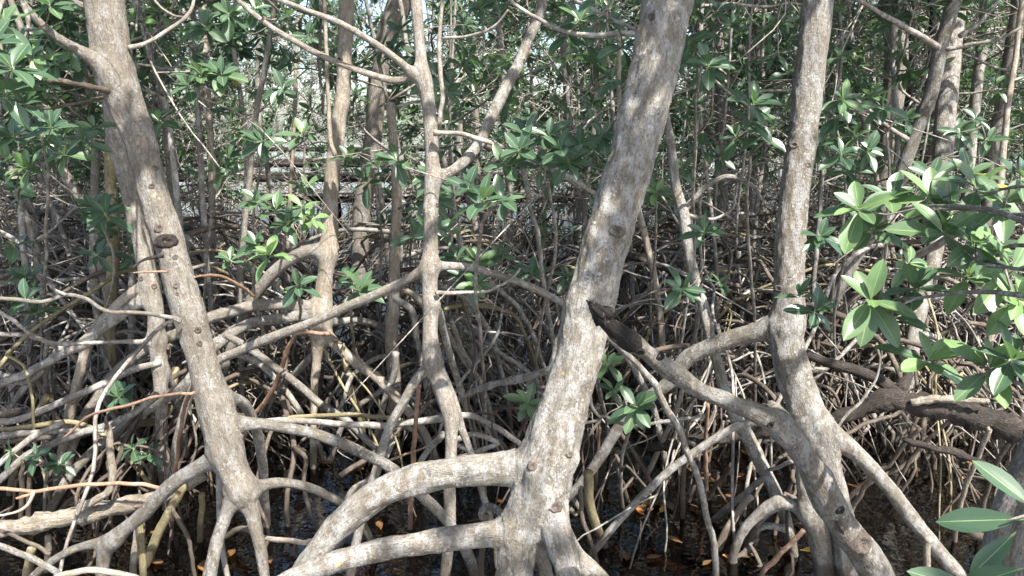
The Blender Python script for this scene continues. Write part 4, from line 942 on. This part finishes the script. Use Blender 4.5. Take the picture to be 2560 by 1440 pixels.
rooter('level grey roots between the left trunk and the central tree, brown upright root among them',base_of(950,1100,4.4),[
 ([(560,1062,7),(640,1056,8),(720,1051,8),(850,1059,8),(951,1064,9),(1018,1058,9),(1099,1048,10),(1180,1040,8)],'root',4.3,4.3,True),
 ([(700,1047,6),(850,1038,6),(951,1042,6),(1000,1050,6)],'olive',4.5,4.4,False),
 ([(1048,965,6),(1045,985,6),(1038,1074,6),(1033,1158,7),(1028,1258,7),(1025,1330,6)],'young',3.9,4.2,True),
 ([(860,1270,8),(880,1225,8),(920,1200,8),(960,1150,8),(985,1100,7),(1000,1060,6)],'root',4.2,4.6,True),
 ([(850,1190,7),(890,1165,7),(940,1130,7),(985,1085,6),(1045,1035,6),(1090,1000,6)],'brown',4.3,4.6,True),
 ([(968,1152,3),(1020,1134,3),(1066,1116,2)],'young',4.0,4.0,False),
 ([(1140,1100,8),(1180,1086,7),(1220,1096,7),(1245,1108,7),(1220,1118,6),(1180,1135,6),(1140,1145,6)],'root',4.2,4.2,False),
 ([(1140,1110,6),(1180,1130,7),(1230,1140,7),(1290,1165,7),(1340,1190,6)],'root',4.25,4.3,True),
 ([(1110,1085,9),(1075,1120,8),(1050,1160,8),(1035,1200,8)],'root',4.1,4.4,True),
 ([(1222,1290,8),(1206,1292,10),(1208,1276,10),(1225,1268,10),(1250,1280,9),(1262,1300,8)],'root',3.25,3.2,False),
 ([(1206,1310,8),(1206,1370,8),(1204,1440,7)],'brown',3.3,3.4,True)],'roots')
rooter('brown and olive stilt legs standing in the pool right of the big trunk base',base_of(1480,1300,3.9),[
 ([(1470,1180,13),(1472,1215,13),(1474,1260,12),(1490,1312,12),(1506,1350,11)],'olive',3.8,4.0,True),
 ([(1452,1215,6),(1455,1292,6),(1472,1342,6),(1488,1395,6)],'brown',3.75,3.8,True),
 ([(1545,1070,6),(1556,1090,6),(1589,1137,6),(1626,1203,6),(1645,1240,6)],'brown',4.3,4.5,True),
 ([(1712,960,5),(1707,975,6),(1680,1050,6),(1640,1141,7),(1607,1212,7)],'tan',4.2,4.6,True),
 ([(1530,1130,5),(1545,1180,5),(1570,1250,5)],'brown',4.3,4.5,True),
 ([(1500,1070,4),(1492,1150,4),(1490,1190,4)],'young',4.4,4.6,True),
 ([(1450,1060,4),(1490,1052,4),(1510,1040,5),(1540,1055,5),(1600,1062,4),(1690,1050,5),(1760,1040,4)],'pale',3.5,3.6,False),
 ([(1475,985,4),(1480,1015,4),(1495,1038,4),(1508,1042,4)],'pale',3.5,3.5,False),
 ([(1768,1010,5),(1766,1080,5),(1764,1150,6),(1766,1210,6)],'young',4.2,4.5,True),
 ([(1715,1040,6),(1712,1150,6),(1705,1280,6)],'brown',4.1,4.3,True),
 ([(1830,1160,6),(1810,1190,6),(1780,1230,6)],'brown',4.3,4.5,True)],'roots')
rooter('thin roots and sticks standing in the dark water at the lower right',base_of(2300,1200,3.8),[
 ([(2190,1190,6),(2174,1206,6),(2150,1240,6),(2128,1275,6)],'tan',3.6,3.9,True),
 ([(2300,1070,5),(2261,1112,6),(2240,1140,6),(2222,1165,6),(2200,1175,6)],'brown',3.9,4.1,True),
 ([(2474,1072,7),(2469,1082,7),(2439,1158,6),(2412,1220,6),(2398,1282,6)],'tan',3.7,4.0,True),
 ([(2100,1092,5),(2120,1084,5),(2170,1054,5),(2238,1037,5),(2268,1012,5)],'brown',3.8,3.9,False),
 ([(2085,1080,4),(2120,1035,4),(2154,1000,4),(2190,950,3),(2200,900,3),(2190,860,3)],'pale',3.7,3.7,False),
 ([(2010,1325,6),(1969,1368,6),(1935,1401,7),(1900,1445,6)],'young',3.55,3.6,True),
 ([(2520,1110,6),(2490,1160,6),(2470,1220,6)],'brown',3.9,4.1,True),
 ([(2400,1030,5),(2330,1090,5),(2290,1130,5)],'brown',4.2,4.4,True),
 ([(2420,1330,10),(2460,1345,12),(2520,1380,12)],'brown',3.5,3.4,True)],'roots')
rooter('long grey roots sweeping side by side to the lower left, behind the bleached log',base_of(60,1080,4.4),[
 ([(-60,925,8),(0,935,8),(67,955,9),(134,900,8),(200,862,8),(260,845,7)],'root',4.6,4.7,False),
 ([(-60,826,6),(0,834,6),(67,841,6),(128,858,7),(190,900,7),(240,960,7)],'root',4.6,4.9,True),
 ([(-60,1080,7),(0,1074,7),(67,1067,7),(151,1056,7),(210,1062,6),(260,1090,6)],'olive',4.3,4.4,True),
 ([(-60,1098,8),(0,1090,8),(100,1081,8),(200,1078,7),(260,1075,7)],'root',4.25,4.3,False),
 ([(-60,1112,7),(0,1107,7),(80,1098,7),(160,1092,6)],'brown',4.3,4.4,False),
 ([(160,1056,8),(84,1090,8),(34,1131,8),(-5,1160,8),(-60,1205,8)],'root',4.2,4.0,False),
 ([(120,990,9),(100,1025,10),(84,1048,10),(66,1075,10),(50,1110,9)],'olive',4.4,4.5,True),
 ([(262,1085,9),(300,1068,10),(350,1058,10),(405,1050,11),(420,1015,11),(430,965,11),(440,920,10)],'olive',4.5,4.9,False),
 ([(410,1050,8),(405,1085,7),(395,1120,6),(390,1150,5)],'tan',4.45,4.6,True),
 ([(116,850,6),(115,920,6),(113,1000,6),(112,1060,6)],'pale',4.5,4.9,True),
 ([(56,1150,5),(54,1220,6),(53,1300,6)],'brown',4.0,4.2,True),
 ([(76,1140,6),(73,1210,6),(70,1290,6)],'brown',4.05,4.2,True),
 ([(-40,880,7),(30,905,8),(90,950,8),(130,1010,8),(150,1080,8)],'brown',5.0,5.1,True),
 ([(505,1235,8),(503,1280,8),(500,1335,8)],'olive',3.9,4.05,True),
 ([(180,860,8),(120,900,8),(60,970,8),(10,1040,8),(-40,1100,8)],'root',4.8,4.5,False)],'roots')
rooter('two long pale roots sweeping from the left trunk down to the right through the pool',base_of(760,990,4.6),[
 ([(560,835,8),(605,860,10),(672,907,10),(739,957,10),(806,1014,10),(860,1046,10),(917,1098,9),(950,1140,8)],'pale',4.4,4.7,True),
 ([(575,880,7),(640,905,8),(700,960,8),(750,1030,8),(790,1100,7)],'root',4.9,5.0,True),
 ([(862,880,8),(868,930,8),(880,990,8),(900,1050,7)],'olive',5.2,5.4,True),
 ([(885,870,7),(900,930,7),(905,1000,7)],'brown',5.3,5.6,True),
 ([(990,880,9),(985,930,9),(965,990,8),(950,1050,8)],'root',5.0,5.2,True),
 ([(1000,960,7),(940,985,7),(880,1030,7),(850,1080,7)],'root',4.9,5.0,True)],'roots')
# open basin in the middle: roots seen against the water
rooter('bunch of slanting thin roots over the central pool',base_of(1200,900,5.2),[
 ([(1085,700,6),(1110,715,6),(1160,745,6),(1200,790,6),(1230,840,6),(1245,900,6),(1262,960,6)],'root',4.6,5.4,True),
 ([(1225,700,6),(1255,730,6),(1300,775,6),(1330,830,6),(1350,890,6),(1365,940,5)],'root',4.9,5.6,True),
 ([(1098,800,4),(1120,770,6),(1180,762,6),(1240,770,6),(1280,785,5),(1300,810,5)],'olive',4.8,5.4,True),
 ([(1258,760,3),(1245,830,4),(1215,880,4),(1180,920,4),(1150,960,4)],'root',4.7,4.8,True),
 ([(1220,870,3),(1190,850,3),(1170,810,3)],'twig',4.8,4.8,False),
 ([(1128,800,6),(1150,860,7),(1180,920,7),(1205,965,7)],'pale',4.5,4.9,True),
 ([(1095,770,7),(1120,830,7),(1160,900,7),(1195,960,7)],'grey',4.4,4.9,True),
 ([(1020,700,8),(1000,720,9),(1040,740,9),(1075,790,8),(1090,850,8)],'tan',5.2,5.4,True),
 ([(985,740,9),(1030,780,9),(1040,840,9),(1055,900,8)],'root',5.2,5.4,True),
 ([(1260,745,5),(1262,800,5),(1265,860,5)],'brown',6.4,6.6,True),
 ([(1280,700,5),(1285,780,5),(1290,860,5)],'brown',6.6,6.8,True),
 ([(1155,790,3),(1200,825,3),(1260,832,3),(1310,838,2)],'twig',4.9,5.0,False)],'roots')

# =================================================================== boardwalk beyond the trees
M['rail']=bark('dark_weathered_planks',(.020,.016,.014),(.032,.027,.023),(.07,.065,.06),.62,.9,.1,.6,.6,1,True)
bw=empty('boardwalk',(-3.2,18.5,0),'dark wooden boardwalk with post and rail fence seen between the trunks far behind','boardwalk')
def bxm(mb,c,s,rz=0):
    c=np.array(c,float); s=np.array(s,float)/2
    v=np.array([(x,y,z) for x in (-1,1) for y in (-1,1) for z in (-1,1)])*s
    cz,sz=math.cos(rz),math.sin(rz); v=np.stack([v[:,0]*cz-v[:,1]*sz,v[:,0]*sz+v[:,1]*cz,v[:,2]],1)+c
    q=[(0,1,3,2),(4,6,7,5),(0,4,5,1),(2,3,7,6),(0,2,6,4),(1,5,7,3)]
    mb.add(v,q,None,(v-c)*1.0+c)
X0,X1=-13.0,4.2
for yy in (18.3,19.9):
    for zz,h,dp in ((1.72,.07,.16),(1.38,.15,.04),(1.03,.15,.04)):
        mb=MB(); bxm(mb,((X0+X1)/2,yy-.05,zz),(X1-X0,dp,h)); mb.build('rail',M['rail'],bw,False)
    for i in range(10):
        x=X0+.35+i*1.83+(.0 if yy<19 else .7)
        if x>X1: continue
        mb=MB(); bxm(mb,(x,yy+.035,.7),(.10,.10,2.03)); mb.build('post',M['rail'],bw,False)
mb=MB()
x=X0
while x<X1-.15:
    bxm(mb,(x+.07,19.1,.62+RS.randn()*.003),(.136,1.7,.04)); x+=.145
mb.build('deck',M['far'],bw,False)
for yy in (18.35,19.85):
    mb=MB(); bxm(mb,((X0+X1)/2,yy,.52),(X1-X0,.06,.155)); mb.build('joist',M['rail'],bw,False)

# =================================================================== thicket behind: template trees and their copies
LAB={'L':('thin mangrove of the dense thicket filling the left half behind the front trunks','thicket mangroves, left half'),
     'R':('thin mangrove of the dense thicket filling the right half behind the front trunks','thicket mangroves, right half'),
     'B':('slim distant mangrove standing beyond the boardwalk railing level','mangroves beyond the boardwalk')}
T_near=[make_tree(100+i,5.2+.4*i,.013+.006*(i%4),24,5,1.2,1,'far',['far','root'][i%2],.14,1.2,10,.115) for i in range(5)]
T_mid=[make_tree(200+i,4.5+.22*i,.011+.006*(i%4),20,13,.9,1,'far',['far','root'][i%2],.14,1.2,10,.115) for i in range(7)]
T_far=[make_tree(300+i,6.0+.5*i,.03,10,17,.5,2,'far','far',.12,.9,8,.12) for i in range(4)]
used={}
def put(tp,x,y,rz,s):
    o=tp
    if id(tp) in used: o=copy_tree(tp)
    used[id(tp)]=1
    o.location=(x,y,0); o.rotation_euler=(0,0,rz); o.scale=(s,s,s)
    k='B' if y>20.5 else ('L' if x<0 else 'R')
    o['label'],o['group']=LAB[k]; o['category']='tree'
    return o
rp=np.random.RandomState(55)
placed=[]
def free(x,y,m):
    return all((x-a)**2+(y-b)**2>m*m for a,b in placed)
def corridor(px,d):
    if 1115<px<1440 and d<14.0: return True          # central pool
    if 560<px<1040 and 5<d<13: return True
    if 390<px<=610 and 8<d<21 and rp.rand()<.55: return True
    if 610<px<1090 and 7<d<21 and rp.rand()<.93: return True          # pool left of the centre
    if d<7.2 and 1440<px<1680: return True
    return False
n=0
for ring,(d0,d1,m,cnt,TT) in enumerate([(5.4,8.0,.8,36,T_near),(8.0,14.0,.95,80,T_mid),(14.0,21.5,1.3,75,T_mid),(21.5,33.0,1.9,60,T_far)]):
    tries=0; c=0
    while c<cnt and tries<6000:
        tries+=1
        d=math.sqrt(rp.uniform(d0*d0,d1*d1)); px=rp.uniform(-330,2890)
        if corridor(px,d): continue
        x=(px-1280)/FOC*d; y=d*math.cos(PITCH)+.2
        if 17.2<y<20.6 and -13.5<x<5.0: continue
        # thin stand around the lagoon gap: sky shows through left of the centre
        if d>13 and 330<px<1120 and rp.rand()<(.4 if d<21 else .85): continue
        if not free(x,y,m): continue
        placed.append((x,y)); c+=1
        put(TT[rp.randint(len(TT))],x,y,rp.rand()*6.28,.85+.3*rp.rand())
# young stilt-root clumps standing in the pool between the traced roots
LC={'L':('low clump of thin stilt roots standing in the pool at the left','stilt-root clumps, left pool'),'R':('low clump of thin stilt roots standing in the pool at the right','stilt-root clumps, right pool')}
T_cl=[make_tree(400+i,.75+.1*i,.009,15,0,0,0,['root','far','root'][i],['root','far','brown'][i],.35,.75,0,.1,name='mangrove_root_clump') for i in range(3)]
for i in range(19):
    if i<12: px=rp.choice([rp.uniform(-120,540),rp.uniform(-120,540),rp.uniform(1000,1130)]); d=rp.uniform(4.5,6.5)
    else: px=rp.uniform(1760,2600); d=rp.uniform(4.6,6.0)
    tp=T_cl[i%3]; o=tp if i<3 else copy_tree(tp)
    o.location=((px-1280)/FOC*d,d*math.cos(PITCH)+.2,0); o.rotation_euler=(0,0,rp.rand()*6.28); k=.8+.35*rp.rand(); o.scale=(k,k,k)
    o['label'],o['group']=LC['L' if i<12 else 'R']; o['category']='roots'
# far edge of the forest: one mass of leaves nobody could count
mb=MB(); N=7000
X=rp.uniform(-36,36,N); Yv=36+rp.rand(N)*7+2*np.sin(X*.3); Z=.4+rp.rand(N)**1.1*11
keep=np.array([noise.noise(Vector((a*.35,b*.3,c*.45)))>(.30 if -14<a<-2 else -.05) for a,b,c in zip(X,Yv,Z)])
X,Yv,Z=X[keep],Yv[keep],Z[keep]
rosettes(mb,np.stack([X,Yv,Z],1),np.array([0,-.2,.8])+rp.randn(len(X),3)*.5,.20+.08*rp.rand(len(X)),np.clip(.5+.2*rp.randn(len(X)),0,.92),7,1,rp)
o=mb.build('forest_edge_foliage',M['leaf']); tag(o,'hazy mass of foliage at the far edge of the lagoon','foliage',None,'stuff')
# =================================================================== fallen leaves afloat
def fleaf(px,py,lpx,tint,lab=None,z=.004):
    d=wd(py); p=P(px,py,d); L=min(.17,max(.07,lpx*d/FOC)); a=RS.rand()*6.28
    mb=MB(); leaves(mb,np.array([[0,0,0.]]),np.array([[math.cos(a),math.sin(a),.06*RS.randn()]]),np.array([[.12*RS.randn(),.12*RS.randn(),1.]]),np.array([L]),np.array([L*.42]),np.array([tint]),0,-.12+.1*RS.rand())
    o=mb.build('fallen_leaf',M['fallen']); o.location=(p[0],p[1],z+.012)
    tag(o,lab or 'brown or orange fallen leaf afloat on the dark pool','leaf',None if lab else 'fallen leaves afloat on the pool'); return o
fleaf(588,1376,52,.42,'large orange-brown fallen leaf floating under the front left trunk')
fleaf(652,985,40,.35,'red-brown fallen leaf floating behind the left trunk')
fleaf(953,1330,42,.5,'orange fallen leaf floating between the lower stilt roots of the big trunk')
fleaf(1660,1272,34,.95,'yellow fallen leaf in the bright leaf cluster right of the big trunk base')
fleaf(1240,1250,34,.8,'orange leaf seen through the hole between the stilt root and the big trunk')
cl=[(1640,1268,34,22),(1800,1185,60,10),(1790,1230,40,6),(820,1115,30,5),(320,1385,45,7),(1800,1400,50,8),(2020,1385,40,7),(1740,1060,30,5),(780,1000,60,6),(1300,900,80,6),(1560,1240,60,5),(330,1330,50,4),(1130,1300,60,5),(2150,1240,60,4),(900,1180,60,6),(1250,1050,70,6),(1900,1400,70,6),(560,1420,60,5),(1640,1380,70,6),(1180,820,60,4),(2320,1180,80,5)]
for (x,y,s,k) in cl:
    for i in range(max(2,int(k*.6))):
        fleaf(x+RS.randn()*s,y+RS.randn()*s*.28,30+18*RS.rand(),min(1,max(0,RS.rand()**1.5)))
# =================================================================== water, bed, sky, sun
def sheet(name,z,size,mat,kind='structure'):
    me=mk_mesh(name,np.array([(-size,-size,0),(size,-size,0),(size,size,0),(-size,size,0)]),np.array([(0,1,2,3)]),[],None,None,False)
    o=link(name,me,mat); o.location=(0,0,z); o['kind']=kind; return o
m,t,out=newmat('dark_tea_water')
geo=t.n('ShaderNodeNewGeometry')
w1=t.noise(t.vmul(geo.outputs['Position'],(3.2,4.2,3)),1,3,.5); w2=t.noise(t.vmul(geo.outputs['Position'],(16,20,10)),1,2,.5)
bp=t.n('ShaderNodeBump'); bp.inputs['Strength'].default_value=.22; bp.inputs['Distance'].default_value=.05
t.l(t.math('ADD',w1,t.math('MULTIPLY',w2,.16)),bp.inputs['Height'])
gl=t.n('ShaderNodeBsdfGlossy'); gl.inputs['Roughness'].default_value=.015; t.l(bp.outputs[0],gl.inputs['Normal']); gl.inputs['Color'].default_value=(1,1,1,1)
tr=t.n('ShaderNodeBsdfTransparent'); tr.inputs['Color'].default_value=(.14,.09,.042,1)
fr=t.n('ShaderNodeFresnel'); fr.inputs['IOR'].default_value=1.7; t.l(bp.outputs[0],fr.inputs['Normal'])
mx=t.n('ShaderNodeMixShader'); t.l(fr.outputs[0],mx.inputs[0]); t.l(tr.outputs[0],mx.inputs[1]); t.l(gl.outputs[0],mx.inputs[2]); t.l(mx.outputs[0],out.inputs[0])
sheet('water',0.0,400,m)
m,t,out=newmat('leaf_litter_mud')
geo=t.n('ShaderNodeNewGeometry')
vo=t.n('ShaderNodeTexVoronoi'); t.l(geo.outputs['Position'],vo.inputs['Vector']); vo.inputs['Scale'].default_value=13
cr=t.n('ShaderNodeValToRGB'); sx=t.n('ShaderNodeSeparateColor'); t.l(vo.outputs['Color'],sx.inputs[0]); t.l(sx.outputs[0],cr.inputs[0])
e=cr.color_ramp.elements; e[0].color=(.035,.022,.012,1); e[1].color=(.30,.17,.05,1); e[1].position=1
x=e.new(.6); x.color=(.09,.05,.022,1)
c=t.mix(t.ramp(t.noise(geo.outputs['Position'],1.3,4,.6),.42,.6),(.02,.014,.009),cr.outputs[0])
b=t.n('ShaderNodeBsdfPrincipled'); t.l(c,b.inputs['Base Color']); b.inputs['Roughness'].default_value=.95; t.l(b.outputs[0],out.inputs[0])
sheet('mud_bed',-.28,400,m)

w=bpy.data.worlds.new('World'); scn.world=w; w.use_nodes=True
nt=w.node_tree; bg=nt.nodes['Background']; sk=nt.nodes.new('ShaderNodeTexSky'); sk.sky_type='NISHITA'; sk.sun_disc=False
sk.sun_elevation=SUN_EL; sk.sun_rotation=SUN_AZ; sk.air_density=1.0; sk.dust_density=2.0; sk.ozone_density=1.0
nt.links.new(sk.outputs[0],bg.inputs[0]); bg.inputs[1].default_value=.09
sd=bpy.data.lights.new('sun','SUN'); sd.energy=5.0; sd.angle=R(.53); sd.color=(1.0,.95,.88)
so=bpy.data.objects.new('sun',sd); col.objects.link(so); so.rotation_euler=Vector(SUN).to_track_quat('Z','Y').to_euler()
so.location=(5,-4,12)
scn.view_settings.view_transform='Standard'; scn.view_settings.look='None'; scn.view_settings.exposure=2.0; scn.view_settings.gamma=1
scn.render.engine='CYCLES'
cy=scn.cycles; cy.max_bounces=8; cy.diffuse_bounces=3; cy.glossy_bounces=3; cy.transmission_bounces=4; cy.transparent_max_bounces=12
cy.use_denoising=True; cy.sample_clamp_indirect=8
